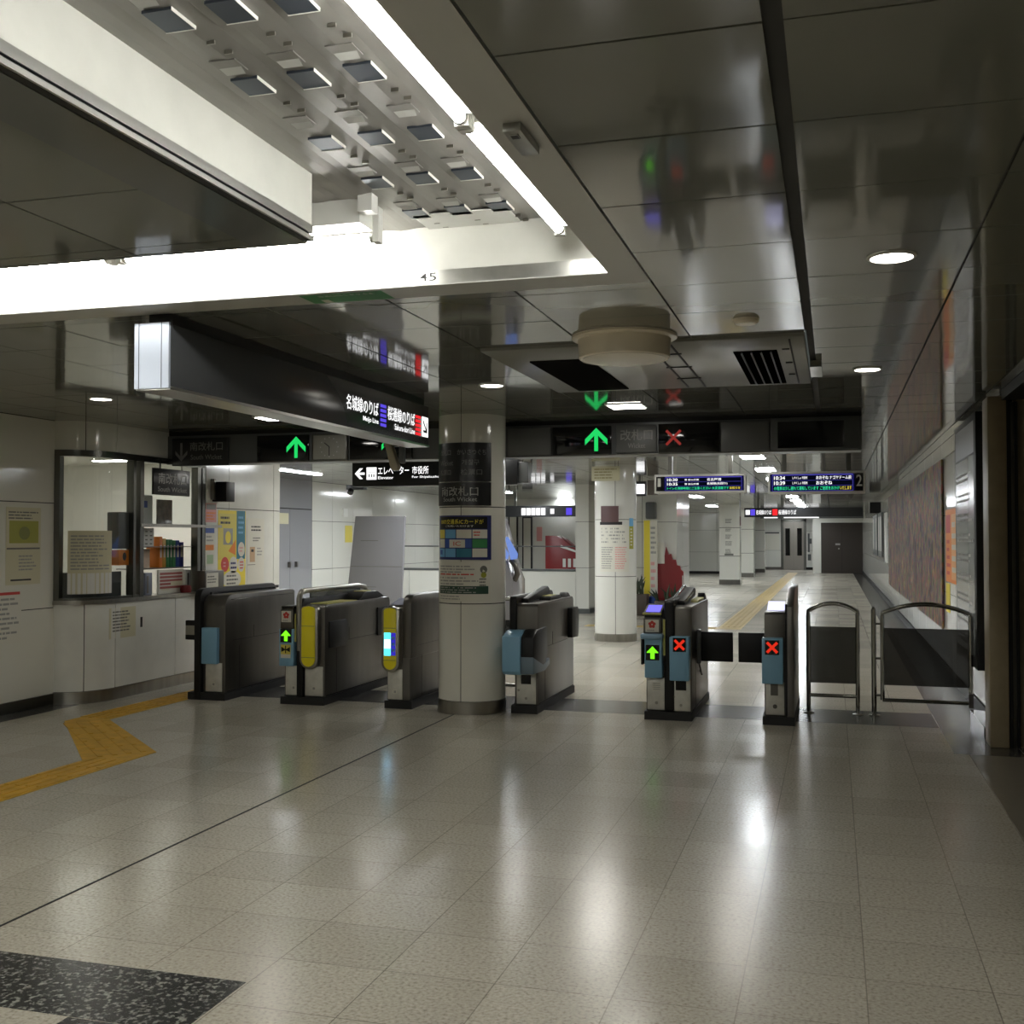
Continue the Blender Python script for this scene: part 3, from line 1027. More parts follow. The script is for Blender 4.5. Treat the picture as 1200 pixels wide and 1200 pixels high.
q.text('South Wicket', -0.19, 1.868, 0.145, 1.905, 0.0008)
q.build('lettering', M_SIGNTXT, cs2)
q = MB(on_col(0.0008))
q.slab(-0.275, 1.355, 0.27, 1.745, 0.0, 0.006, 24)
p1 = q.build('column_poster', M_NAVY)
tag(p1, 'navy framed IC card poster with coloured tiles on the near column', 'poster')
q = MB(on_col(0.0069))
q.mat(0).rect(-0.255, 1.628, 0.235, 1.732, 0.0006, 16)
q.mat(1).text('10の交通系ICカードが', -0.235, 1.668, 0.20, 1.712, 0.0014)
q.mat(2).text('ご利用いただけます', -0.17, 1.642, 0.11, 1.660, 0.0014)
grid = [(-.265, -.18, 3), (-.172, -.055, 4), (-.047, .092, 2), (.10, .235, 2)]
cols = [[5, 4, 2, 2], [2, 0, 0, 6], [4, 4, 7, 2]]
for r_ in range(3):
    for k, (a0, a1, _) in enumerate(grid):
        v1 = 1.62 - r_ * 0.083
        q.mat({5: 5, 4: 4, 2: 2, 6: 6, 7: 7, 0: 3}[cols[r_][k]])
        q.rect(a0, v1 - 0.076, a1, v1, 0.0006, 6)
q.mat(2).rect(-.12, 1.462, .035, 1.532, 0.0014, 8)
q.mat(8).text('IC', -.075, 1.478, -.005, 1.516, 0.002)
q.mat(6).rect(.11, 1.48, .17, 1.53, .0014, 3)
q.mat(8).lines(.11, 1.56, .19, 1.61, 2, .0014, 3, 2)
q.mat(3).rect(-.255, 1.40, -.215, 1.44, .0014, 3)
q.build('print', [M_BLACK, M_YELP, M_PAPER, M_BLUEP, M_SKYP, M_YELP2, M_GREEN, M_TEALP, M_RED], p1)
q = MB(on_col(0.0008))
q.slab(-0.285, 0.99, 0.262, 1.338, 0.0, 0.002, 24)
p2 = q.build('column_poster', M_PAPER)
tag(p2, 'white notice with a green band below the IC card poster', 'poster')
q = MB(on_col(0.0029))
q.mat(0).lines(-0.26, 1.235, 0.13, 1.31, 3, .0006, 5, 2)
q.mat(1).lines(-0.26, 1.215, 0.14, 1.24, 1, .0006, 6, 3)
q.mat(0).lines(-0.26, 1.13, 0.15, 1.21, 3, .0006, 8, 2)
q.mat(2).rect(-0.27, 1.055, 0.245, 1.125, .0006, 20)
q.mat(3).lines(-0.255, 1.06, 0.22, 1.12, 3, .0012, 9, 2)
q.mat(0).lines(-0.26, 1.0, 0.02, 1.045, 2, .0006, 10, 2)
q.mat(4).lines(0.16, 1.12, 0.24, 1.20, 3, .0006, 11, 1)
for rr_, vz, mi in ((0.034, 1.27, 4), (0.026, 1.222, 5)):
    q.mat(mi).add([(0.2 + rr_ * math.cos(t * PI / 6), vz + rr_ * math.sin(t * PI / 6), .0008) for t in range(12)], [tuple(range(12))])
q.build('print', [M_INKL, M_RED, M_DGREEN, M_INKL, M_INKG, M_OLIVE], p2)

# papers on the far round column
FC = (-3.16, 16.45, 0.315)
def on_far(w=0.0):
    return face_col(FC[0], FC[1], FC[2] + w)
q = MB(on_far(0.001))
q.slab(-0.155, 1.78, 0.10, 2.02, 0, 0.03, 8)
tag(q.build('column_plaque', mat('maroon_plaque', (0.36, 0.26, 0.26), 0.4)), 'maroon plaque above the notice on the white hall column', 'sign')
q = MB(on_far(0.001))
q.slab(-0.20, 1.04, 0.27, 1.74, 0, 0.002, 16)
nt_ = q.build('notice_paper', M_PAPER)
tag(nt_, 'big white notice with a black top bar on the white hall column', 'notice')
q = MB(on_far(0.0032))
q.mat(0).rect(-0.20, 1.74, 0.16, 1.785, .0006, 8)
q.mat(1).lines(-0.17, 1.46, 0.23, 1.71, 5, .0006, 21, 1)
q.mat(1).lines(-0.17, 1.08, 0.02, 1.42, 10, .0006, 22, 1)
q.mat(2).lines(0.05, 1.08, 0.24, 1.42, 10, .0006, 23, 1)
q.build('print', [M_INKK, M_INKL, M_PINKP], nt_)
q = MB(on_far(0.001))
q.slab(0.28, 1.38, 0.37, 1.84, 0, 0.003, 6)
k_ = q.build('notice_strip', M_OLIVE)
tag(k_, 'narrow olive strip notice beside the big notice on the white hall column', 'notice')
q = MB(on_far(0.0042))
q.mat(0).rect(0.28, 1.72, 0.37, 1.84, .0006, 4)
q.mat(1).lines(0.30, 1.42, 0.35, 1.70, 6, .0006, 4, 1)
q.build('print', [M_SKYP, M_PAPER], k_)
q = MB(face_y(15.95))
q.slab(-3.42, 2.385, -3.0, 2.60, 0, 0.004)
k_ = q.build('paper_sign', M_PAPERC)
tag(k_, 'yellowish paper sign hung above the maroon plaque by the hall column', 'sign')
q = MB(face_y(15.945))
q.lines(-3.38, 2.41, -3.04, 2.58, 4, .001, 2)
q.build('print', mat('dull_yellow_ink', (0.60, 0.57, 0.42), .6), k_)
q = MB()
for x in (-3.40, -3.02):
    q.box(x - .004, x + .004, 15.947, 15.953, 2.59, H)
q.build('hanger', M_ALUD, k_)

# ------------------------------------------------------------------ sign beam over the gates
BY = 9.95
q = MB()
q.box(XO, 0.245, BY, 10.32, 2.312, 2.60)
q.mat(1).box(XO, 0.245, BY + .02, 10.30, 2.60, H)
q.mat(2).box(XO, 0.245, BY - .004, BY + .012, 2.305, 2.316)
struct(q.build('beam', [M_DGREY, M_BLACK, M_ALUD], bevel=0), 'dark grey sign beam spanning the gates', 'beam')
def sign_box(name, x0, x1, z0, z1, label, face, cat='sign', dep=0.03, y=BY):
    q = MB()
    q.box(x0, x1, y - dep, y - .0005, z0, z1)
    o = q.build(name, face, bevel=0.004)
    return tag(o, label, cat)
F = face_y(BY - 0.03)
sg = sign_box('wicket_sign', -6.55, -5.90, 2.288, 2.572, 'dim sign with a down arrow and 南改札口 at the left end of the beam', M_SIGNBLK)
q = MB(F)
arrow_poly(q, -6.44, 2.43, 0.19, 0.14, 'thin', PI, .001, .026)
q.text('南改札口', -6.34, 2.44, -5.96, 2.53, .001)
q.text('South Wicket', -6.33, 2.35, -5.97, 2.40, .001)
q.build('lettering', M_SIGNTXTD, sg)
def arrow_sign(x0, x1, ax, label):
    sg = sign_box('arrow_sign', x0, x1, 2.315, 2.575, label, M_BLACKG)
    q = MB(F)
    arrow_poly(q, ax, 2.452, 0.215, 0.21, 'thin', 0, .001, .036)
    q.build('lit_arrow', E_GREEN, sg)
arrow_sign(-5.57, -5.0, -5.135, 'black sign with a lit green up arrow, left of the beam clock')
arrow_sign(-4.556, -3.9, -4.11, 'lit green up arrow sign partly hidden behind the long hanging sign')
arrow_sign(-2.50, -1.945, -2.085, 'black sign with a lit green up arrow, left of the grey 改札口 sign')
sg = sign_box('wicket_sign', -1.897, -1.528, 2.325, 2.575, 'grey sign reading 改札口 Wicket in the middle of the beam', M_SIGNGREY)
q = MB(F)
q.text('改札口', -1.86, 2.435, -1.565, 2.535, .001)
q.text('Wicket', -1.79, 2.365, -1.63, 2.41, .001)
q.build('lettering', M_SIGNTXT, sg)
sg = sign_box('cross_sign', -1.512, -0.97, 2.315, 2.578, 'black sign with a dim red cross on the beam', M_BLACKG)
q = MB(F)
cross_poly(q, -1.375, 2.452, 0.13, 0.024, .001)
q.build('lit_cross', E_REDDIM, sg)
sg = sign_box('blank_panel', -0.953, -0.535, 2.318, 2.575, 'blank grey panel right of the dim red cross', M_SIGNGREY)
sg = sign_box('dark_display', -0.522, 0.224, 2.318, 2.60, 'unlit black display at the right end of the beam', M_DGREY)
q = MB(F)
q.rect(-0.46, 2.335, 0.10, 2.565, .001)
q.build('screen', M_BLACKG, sg)
sg = sign_box('blank_panel', -2.93, -2.52, 2.318, 2.575, 'blank grey panel of the beam right beside the near column', M_SIGNGREY)
ck = sign_box('clock', -4.962, -4.582, 2.312, 2.575, 'square dim wall clock on the beam between two arrow signs', M_ALUD, 'clock')
q = MB(F)
q.rect(-4.945, 2.325, -4.60, 2.562, .001)
q.build('dial', mat('clock_dial_grey', (0.52, 0.515, 0.48), .4), ck)
q = MB(F)
for k in range(12):
    t = k * PI / 6
    q.add([(-4.772 + .095 * math.sin(t) + dx, 2.444 + .095 * math.cos(t) + dz, .002) for dx, dz in ((-.006, -.006), (.006, -.006), (.006, .006), (-.006, .006))], [(0, 1, 2, 3)])
q.build('hour_marks', M_SIGNTXT, ck)
q = MB(F)
q.add([(-4.776, 2.444, .003), (-4.768, 2.444, .003), (-4.768, 2.36, .003), (-4.776, 2.36, .003)], [(0, 3, 2, 1), (0, 1, 2, 3)])
q.add([(-4.768, 2.440, .003), (-4.768, 2.450, .003), (-4.822, 2.490, .003), (-4.826, 2.484, .003)], [(0, 1, 2, 3), (3, 2, 1, 0)])
q.build('clock_hand', M_BLACK, ck)

# ------------------------------------------------------------------ long hanging sign before the column
LS = thing('hanging_sign', 'long black hanging sign with lit 名城線のりば lettering and silver end', 'sign', (-3.145, 6.36, 2.265))
q = MB()
q.box(-3.235, -3.055, 4.60, 8.13, 2.275, 2.58)
q.build('body', mat('sign_charcoal_face', (0.24, 0.245, 0.25), 0.2), LS, bevel=0.004)
q = MB()
q.box(-3.24, -3.05, 4.585, 4.60, 2.268, 2.585)
q.mat(1)
for x in (-3.215, -3.09):
    q.box(x - .0015, x + .0015, 4.584, 4.586, 2.268, 2.585)
q.build('end_cap', [M_SIGNEND, M_GROUT], LS)
q = MB()
q.box(-3.24, -3.05, 4.60, 8.135, 2.262, 2.277)
q.build('bottom_rail', M_ALU, LS)
q = MB()
q.box(-3.21, -3.08, 4.66, 8.10, 2.58, H)
q.build('mounting_channel', M_BLACK, LS)
FS = face_px(-3.055)
q = MB(FS)
q.text('名城線のりば', 6.60, 2.395, 7.13, 2.495, .002)
q.text('桜通線のりば', 7.30, 2.395, 7.83, 2.495, .002)
q.text('Meijo Line', 6.87, 2.335, 7.13, 2.378, .002)
q.text('Sakura-dori Line', 7.43, 2.335, 7.83, 2.378, .002)
q.rect(7.98, 2.335, 8.115, 2.49, .002)
q.build('lit_lettering', E_WHITE, LS)
q = MB(FS)
for k in range(5):
    q.rect(7.165, 2.336 + k * .0335, 7.27, 2.358 + k * .0335, .002)
q.build('purple_line_mark', E_PURPLE, LS)
q = MB(FS)
for k in range(5):
    q.rect(7.845, 2.336 + k * .0325, 7.955, 2.357 + k * .0325, .002)
q.build('red_line_mark', E_REDBAND, LS)
q = MB(FS)
arrow_poly(q, 8.047, 2.413, 0.13, 0.11, 'thin', PI * .75, .003, .018)
q.build('arrow_mark', M_BLACK, LS)

# camera hung behind the long sign
cm = thing('security_camera', 'beige camera hanging on a bracket under the end of the long sign', 'camera', (-3.5, 8.45, 2.1))
q = MB()
q.cyl((-3.52, 8.45, H), (-3.52, 8.45, 2.30), .012, 10)
q.cyl((-3.40, 8.45, H), (-3.40, 8.45, 2.2), .012, 10)
q.box(-3.56, -3.36, 8.42, 8.48, 2.30, 2.33)
q.build('bracket', M_ALUD, cm)
q = MB()
q.prism([(-3.55, 2.36), (-3.49, 2.36), (-3.415, 2.13), (-3.43, 2.10), (-3.47, 2.10), (-3.49, 2.14)], 1, 8.38, 8.45)
q.build('casing', M_CAMBEIGE, cm, bevel=0.012)
q = MB()
q.box(-3.42, -3.38, 8.40, 8.47, 2.16, 2.30)
q.build('speaker_pod', M_DGREY, cm, bevel=0.01)

# elevator sign beyond the gates
ES = thing('hanging_sign', 'black hanging sign with a lit left arrow and エレベーター behind the left gates', 'sign', (-4.5, 12.4, 2.16))
q = MB()
q.box(-5.61, -3.52, 12.3, 12.5, 2.17, 2.465)
q.mat(1).box(-3.52, -3.40, 12.33, 12.47, 2.19, 2.43)
q.build('body', [M_SIGNBLK, M_DGREY], ES, bevel=.004)
q = MB()
for x in (-5.2, -3.9):
    q.box(x - .03, x + .03, 12.37, 12.43, 2.46, H)
q.build('hanger', M_ALUD, ES)
FE = face_y(12.3)
q = MB(FE)
arrow_poly(q, -5.51, 2.325, .13, .13, 'thin', -PI / 2, .002, .028)
q.slab(-5.42, 2.25, -5.29, 2.40, .001, .002)
q.text('エレベーター', -5.27, 2.31, -4.87, 2.405, .002)
q.text('Elevator', -5.27, 2.255, -5.07, 2.29, .002)
q.text('市役所', -4.83, 2.31, -4.62, 2.405, .002)
q.text('For Shiyakusho', -4.83, 2.255, -4.48, 2.29, .002)
q.build('lit_lettering', E_WHITE, ES)
q = MB(FE)
q.rect(-5.40, 2.335, -5.31, 2.34, .003)
for k in range(3):
    q.rect(-5.392 + k * .03, 2.28, -5.377 + k * .03, 2.318, .003)
q.build('lift_icon', M_INKG, ES)
# PART4
# ------------------------------------------------------------------ ticket gates
def body_profile(y0, y1, zt, z0=0.07, rf=0.09, rb=0.05):
    pts = [(y0, z0)]
    for k in range(7):
        t = PI - k * PI / 12
        pts.append((y0 + rf + rf * math.cos(t), zt - rf + rf * math.sin(t)))
    for k in range(5):
        t = PI / 2 - k * PI / 8
        pts.append((y1 - rb + rb * math.cos(t), zt - rb + rb * math.sin(t)))
    pts.append((y1, z0))
    return pts
def cab(t, x0, x1, y0, y1, zt, m=M_STEELD, rf=0.06):
    q = MB()
    q.prism(body_profile(y0, y1, zt, 0.07, rf), 0, x0, x1)
    q.build('cabinet', m, t, bevel=0.006)
def plinth(t, x0, x1, y0, y1):
    q = MB()
    q.box(x0, x1, y0, y1, 0.0, 0.07)
    q.build('plinth', M_RUBBER, t)
def base_plate(t, x0, x1, y, label=None, deco='mark'):
    q = MB()
    q.box(x0, x1, y - .012, y, 0.08, 0.352)
    p = q.build('base_plate', M_PLATE, t, bevel=0.003)
    f = face_y(y - .012)
    xm = (x0 + x1) / 2
    q = MB(f)
    if deco == 'mark':
        q.rect(xm - .02, .13, xm + .02, .17, .0008)
        q.build('maker_mark', M_PAPER, p)
        q = MB(f)
        q.rect(xm - .011, .139, xm + .011, .161, .0014)
        q.build('maker_mark', M_INKL, p)
    elif deco == 'window':
        q.slab(xm - .045, .255, xm + .045, .335, 0, .003)
        q.build('sensor_window', M_BLACKG, p)
        q = MB(f)
        q.map = None
        q.cyl((x0 + .02, y - .012, .20), (x0 + .02, y - .017, .20), .011, 16)
        q.cyl((xm, y - .012, .13), (xm, y - .015, .13), .012, 16)
        q.build('lock', M_STEEL, p)
    elif deco == 'slots':
        q.rect(x0 + .045, .245, x1 - .045, .315, .0008)
        q.build('label', M_PAPER, p)
        q = MB(f)
        for k in range(4):
            q.rect(x0 + .05, .253 + k * .016, x1 - .05, .258 + k * .016, .0016)
        q.build('label_lines', M_INKL, p)
        q = MB()
        q.cyl((xm, y - .012, .14), (xm, y - .016, .14), .014, 16)
        q.build('lock', M_STEEL, p)
    elif deco == 'recess':
        q.rect(x0 + .04, .24, x1 - .05, .345, .0008)
        q.build('recess_plate', M_STEELD, p)
        q = MB()
        q.cyl((xm, y - .012, .15), (xm, y - .018, .15), .018, 18)
        q.build('lock', M_STEELD, p)
def sticker(t, xm, z, w, y):
    q = MB(face_y(y))
    q.slab(xm - w / 2, z - .052, xm + w / 2, z + .052, 0, .002)
    p = q.build('plum_sticker', M_PAPER, t)
    q = MB(face_y(y - .002))
    for k in range(5):
        a = PI / 2 + k * 2 * PI / 5
        cx, cz = xm + .019 * math.cos(a), z + .012 + .019 * math.sin(a)
        q.add([(cx + .014 * math.cos(i * PI / 6), cz + .014 * math.sin(i * PI / 6), .0006 + k * .0002) for i in range(12)], [tuple(range(12))])
    q.build('red_plum_mark', M_RED, p)
    q = MB(face_y(y - .002))
    q.lines(xm - w * .36, z - .045, xm + w * .36, z - .027, 1, .0006, 3)
    q.build('small_print', M_INKL, p)
def arrow_lamp(t, xm, z, w, h, y):
    q = MB(face_y(y))
    q.slab(xm - w / 2, z - h / 2, xm + w / 2, z + h / 2, 0, .003)
    p = q.build('lamp_window', M_BLACKG, t)
    q = MB(face_y(y - .003))
    arrow_poly(q, xm, z, h * .82, w * .86, 'fat', 0, .0008, w * .3)
    q.build('lit_arrow', E_GREEN2, p)
def cross_lamp(t, xm, z, w, h, y):
    q = MB(face_y(y))
    q.slab(xm - w / 2, z - h / 2, xm + w / 2, z + h / 2, 0, .003)
    p = q.build('lamp_window', M_BLACKG, t)
    q = MB(face_y(y - .003))
    cross_poly(q, xm, z, w * .72, w * .2, .0008)
    q.build('lit_cross', E_RED, p)
def yellow_head(t, x0, x1, y, display=False):
    xm, r = (x0 + x1) / 2, (x1 - x0) / 2
    def stad(rr, zb, zt):
        n = 10
        pts = [(xm + rr * math.cos(PI + k * PI / n), zb + r + rr * math.sin(PI + k * PI / n)) for k in range(n + 1)]
        pts += [(xm + rr * math.cos(k * PI / 4 * 1), zt - rr * .4 + rr * .4 * math.sin(k * PI / 4)) for k in range(0, 5)]
        return pts
    q = MB()
    q.prism(stad(r + .022, .355, .925), 1, y - .07, y + .02)
    q.build('head_rim', M_STEEL, t, bevel=.012)
    q = MB()
    q.prism(stad(r - .004, .352, .915), 1, y - .082, y - .06)
    yh = q.build('yellow_front', M_YEL, t, bevel=.006)
    q = MB(face_y(y - .0825))
    for z in (.44, .73):
        q.rect(x0 + .006, z, x1 - .006, z + .004, .0005)
    q.build('seam', M_INKG, yh)
    if display:
        f = face_y(y - .083)
        q = MB(f)
        q.rect(x0 + .012, .485, x0 + .075, .69, .0008)
        q.build('lit_display', E_CYAN, yh)
        q = MB(f)
        q.rect(x0 + .016, .55, x0 + .072, .63, .0014)
        q.build('lit_display', E_DISPW, yh)
        q = MB(f)
        q.rect(x0 + .080, .485, x1 - .006, .69, .0008)
        q.build('dark_display', emis('lit_display_blue', (.15, .13, .55), 1.2), yh)
        q = MB(f)
        for k in range(3):
            q.rect(x0 + .09, .52 + k * .055, x0 + .115, .545 + k * .055, .0014)
        q.build('display_marks', M_SKYP, yh)
def side_pad(t, x, y0, y1, z0, z1, m=M_BLACK, w=.02):
    q = MB()
    q.prism([(y0, z0 + .02), (y0, z1), (y1 - .04, z1), (y1, z1 - .05), (y1, z0 + .07), (y1 - .04, z0 + .01)], 0, x, x + w)
    q.build('folded_flap', m, t, bevel=.004)
def skirt_line(t, x, y0, y1):
    q = MB()
    q.box(x, x + .002, y0, y1, .076, .084)
    q.box(x, x + .002, y0 + .1, y1 - .25, .560, .563)
    q.box(x, x + .002, y0 + .22, y0 + .223, .09, .50)
    q.box(x, x + .002, y0 + .50, y0 + .503, .56, .68)
    q.build('panel_seam', M_GROUT, t)

G0 = 9.32
# unit beside the office
t = thing('ticket_gate', 'ticket gate with plain blue front panel and black arch, nearest the office', 'ticket gate', (-5.74, 10.0, 0), 'ticket gates')
plinth(t, -5.95, -5.55, G0 - .02, 10.78)
cab(t, -5.95, -5.88, G0 + .12, 10.7, .90)
cab(t, -5.81, -5.57, G0 + .02, 10.75, 1.0, M_STEELD, .12)
q = MB()
q.prism(body_profile(G0 - .03, 10.8, 1.062, .0, .10, .10), 0, -5.88, -5.81)
q.build('arch', M_BLACK, t, bevel=.01)
q = MB()
q.prism([(G0 + .10, .955), (10.72, .955), (10.72, 1.02), (G0 + .14, 1.02)], 0, -5.812, -5.79)
q.build('side_window', M_BLACKG, t)
q = MB()
q.box(-5.575, -5.567, G0 + .12, 10.7, .952, .957)
q.build('steel_bead', M_CHROME, t)
base_plate(t, -5.775, -5.60, G0 + .02)
q = MB()
q.box(-5.80, -5.635, G0 - .03, G0 + .03, .345, .69)
q.build('blue_front', M_BLUE, t, bevel=.006)
q = MB()
q.box(-6.10, -5.95, G0 + .16, G0 + .20, .55, .74)
fp = q.build('side_flap', M_BLACK, t, bevel=.01)
q = MB()
q.box(-6.09, -5.955, G0 + .152, G0 + .16, .60, .69)
q.build('steel_band', M_STEEL, fp)
skirt_line(t, -5.567, G0 + .05, 10.72)
# double unit with the yellow front
t = thing('ticket_gate', 'double ticket gate with green arrow at left and yellow rounded front at right', 'ticket gate', (-4.73, 10.1, 0), 'ticket gates')
plinth(t, -4.96, -4.52, G0 - .03, 10.92)
cab(t, -4.94, -4.79, G0 + .02, 10.85, .80)
cab(t, -4.74, -4.53, G0 + .02, 10.9, .925, M_STEELD, .05)
q = MB()
q.prism(body_profile(G0 - .02, 10.88, .98, .07, .08, .12), 0, -4.80, -4.74)
q.build('divider', M_BLACK, t, bevel=.008)
q = MB()
pr = [(G0 - .02, .5)] + [(G0 + .06 + .09 * math.cos(PI - k * PI / 12), .96 + .09 * math.sin(PI - k * PI / 12)) for k in range(7)]
q.tube([(-4.77, y, z) for y, z in pr] + [(-4.77, G0 + .4, 1.052), (-4.77, 10.6, 1.052), (-4.77, 10.78, 1.03), (-4.77, 10.85, .95)], .026, 12)
q.build('arch_rail', M_STEEL, t)
q = MB()
q.box(-4.778, -4.762, G0 + .2, 10.65, .97, 1.04)
q.build('acrylic_screen', M_SMOKE, t)
base_plate(t, -4.925, -4.76, G0 + .02)
base_plate(t, -4.725, -4.545, G0 + .02)
q = MB()
q.box(-4.965, -4.815, G0 - .05, G0 + .03, .355, .70)
q.build('blue_front', M_BLUE, t, bevel=.008)
q = MB()
q.box(-4.955, -4.825, G0 - .045, G0 + .10, .70, .88)
q.mat(1).box(-4.955, -4.825, G0 - .03, G0 + .10, .88, .915)
q.build('reader_head', [M_STEELD, M_BLACK], t, bevel=.008)
sticker(t, -4.893, .815, .10, G0 - .045)
arrow_lamp(t, -4.893, .638, .115, .125, G0 - .05)
q = MB(face_y(G0 - .05))
q.slab(-4.945, .43, -4.845, .555, 0, .002)
cs = q.build('caution_sticker', M_YELP2, t)
q = MB(face_y(G0 - .052))
q.rect(-4.945, .43, -4.845, .465, .0004)
q.build('sticker_band', M_PAPER, cs)
q = MB(face_y(G0 - .052))
q.add([(-4.94, .535, .0008), (-4.895, .51, .0008), (-4.85, .535, .0008), (-4.85, .485, .0008), (-4.895, .505, .0008), (-4.94, .485, .0008)], [(0, 5, 4, 1), (1, 4, 3, 2)])
q.rect(-4.90, .475, -4.89, .545, .0012)
q.build('caution_mark', M_BLACK, cs)
q = MB()
q.box(-4.812, -4.80, G0 - .035, G0 - .02, .58, .84)
q.build('yellow_trim', M_YELD, t)
yellow_head(t, -4.735, -4.59, G0 + .02)
q = MB()
q.box(-4.73, -4.55, G0 + .12, 10.1, .925, .932)
q.build('yellow_tray', M_YELD, t)
q = MB()
q.prism([(10.15, .925), (10.30, 1.0), (10.62, 1.0), (10.82, .93)], 0, -4.73, -4.55)
tk = q.build('ticket_slot_hood', M_BLACK, t, bevel=.01)
q = MB()
q.box(-4.70, -4.60, 10.36, 10.56, 1.0, 1.006)
q.build('slot_plate', M_YELD, tk)
side_pad(t, -4.535, G0 + .10, G0 + .50, .50, .765)
side_pad(t, -4.535, 10.55, 10.84, .52, .83)
skirt_line(t, -4.53, G0 + .05, 10.88)
# yellow unit with the blue display, left of the column
t = thing('ticket_gate', 'ticket gate with lit blue display on its yellow front, partly behind the near column', 'ticket gate', (-3.80, 10.1, 0), 'ticket gates')
plinth(t, -3.925, -3.66, G0 + .0, 10.92)
cab(t, -3.91, -3.69, G0 + .03, 10.9, .93, M_STEELD, .05)
q = MB()
q.prism(body_profile(G0 + .02, 10.9, 1.03, .45, .10, .14), 0, -3.76, -3.67)
q.build('divider', M_STEELD, t, bevel=.02)
base_plate(t, -3.90, -3.76, G0 + .03)
yellow_head(t, -3.915, -3.785, G0 + .02, True)
q = MB()
q.add([(-3.90, G0 + .08, .935), (-3.78, G0 + .08, .935), (-3.78, G0 + .30, .985), (-3.90, G0 + .30, .985), (-3.90, G0 + .30, .93), (-3.78, G0 + .30, .93)], [(0, 1, 2, 3), (3, 2, 5, 4), (0, 3, 4), (1, 5, 2)])
q.build('top_display', mat('pale_display', (.80, .82, .92), .2), t)
skirt_line(t, -3.672, G0 + .06, 10.88)
# unit right of the column with the blue hood
t = thing('ticket_gate', 'ticket gate with projecting blue hood, just right of the near column', 'ticket gate', (-2.62, 10.1, 0), 'ticket gates')
plinth(t, -2.74, -2.50, G0 + .05, 10.82)
cab(t, -2.72, -2.505, G0 + .10, 10.8, .965, M_STEELD, .04)
q = MB()
q.prism(body_profile(G0 + .08, 10.75, 1.03, .36, .04, .06), 0, -2.765, -2.70)
q.build('divider', M_BLACK, t, bevel=.012)
q = MB()
q.prism([(G0 + .25, .965), (G0 + .25, 1.0), (10.30, 1.085), (10.36, 1.06), (10.36, 1.02), (G0 + .4, .965)], 0, -2.70, -2.64)
q.build('reader_lid', M_BLACK, t, bevel=.006)
q = MB()
q.prism([(9.95, .965), (10.0, 1.0), (10.35, 1.0), (10.40, .965)], 0, -2.64, -2.53)
tk = q.build('ticket_slot_hood', M_BLACK, t, bevel=.006)
q = MB()
q.box(-2.63, -2.56, 10.05, 10.3, 1.0, 1.004)
q.build('slot_plate', M_YELD, tk)
q = MB()
q.prism([(10.55, .965), (10.62, 1.01), (10.66, 1.0), (10.74, .965)], 0, -2.60, -2.52)
q.build('rear_wing', M_BLACK, t, bevel=.004)
base_plate(t, -2.70, -2.525, G0 + .10, deco='window')
q = MB()
q.prism([(G0 - .16, .39), (G0 - .16, .69), (G0 - .02, .735), (G0 + .10, .735), (G0 + .10, .36), (G0 - .12, .36)], 0, -2.76, -2.60)
hd = q.build('blue_hood', M_BLUE, t, bevel=.004)
q = MB()
q.prism([(G0 - .14, .40), (G0 - .12, .685), (G0 + .0, .74), (G0 + .34, .75), (G0 + .36, .50), (G0 + .28, .42)], 0, -2.602, -2.485)
pad = q.build('side_flap', M_BLACK, t, bevel=.005)
q = MB()
q.prism([(G0 - .15, .37), (G0 - .15, .52), (G0 + .20, .42), (G0 + .42, .46), (G0 + .42, .40), (G0 + .25, .36)], 0, -2.602, -2.478)
q.build('flap_bracket', mat('grey_blue_bracket', (.40, .47, .52), .35), pad, bevel=.012)
side_pad(t, -2.508, 10.55, 10.84, .55, .86, M_BLACK, .05)
skirt_line(t, -2.505, G0 + .12, 10.78)
# double unit with green arrow and red cross
t = thing('ticket_gate', 'double ticket gate with a green arrow beside a red cross', 'ticket gate', (-1.36, 10.0, 0), 'ticket gates')
plinth(t, -1.555, -1.15, G0 + .05, 10.72)
cab(t, -1.545, -1.37, G0 + .10, 10.65, .80)
cab(t, -1.31, -1.155, G0 + .08, 10.68, .965, M_STEELD, .03)
q = MB()
q.prism(body_profile(G0 + .06, 10.6, 1.02, .08, .05, .10), 0, -1.385, -1.30)
q.build('divider', M_BLACK, t, bevel=.010)
base_plate(t, -1.535, -1.375, G0 + .10, deco='slots')
base_plate(t, -1.325, -1.165, G0 + .08, deco='window')
q = MB()
q.box(-1.545, -1.395, G0 + .0, G0 + .12, .36, .71)
lb = q.build('blue_front', M_BLUE, t, bevel=.008)
q = MB()
q.box(-1.575, -1.385, G0 - .04, G0 + .10, .69, .735)
q.build('coin_shelf', mat('pale_blue_plastic', (.55, .68, .78), .3), t, bevel=.012)
q = MB()
q.box(-1.575, -1.555, G0 + .0, G0 + .15, .47, .69)
q.build('side_flap', M_BLACK, t, bevel=.006)
q = MB()
q.box(-1.555, -1.405, G0 + .01, G0 + .12, .735, .865)
q.mat(1).box(-1.55, -1.41, G0 + .03, G0 + .12, .865, .90)
q.build('reader_head', [M_STEELD, M_BLACK], t, bevel=.006)
q = MB()
q.box(-1.56, -1.40, G0 + .00, G0 + .03, .895, .91)
q.build('trim_bar', M_YELD, t)
q = MB()
q.add([(-1.555, G0 + .02, .905), (-1.405, G0 + .02, .905), (-1.405, G0 + .26, .975), (-1.555, G0 + .26, .975), (-1.555, G0 + .26, .80), (-1.405, G0 + .26, .80), (-1.555, G0 + .02, .89), (-1.405, G0 + .02, .89)],
      [(0, 1, 2, 3), (3, 2, 5, 4), (0, 3, 4, 6), (1, 7, 5, 2), (6, 7, 1, 0)])
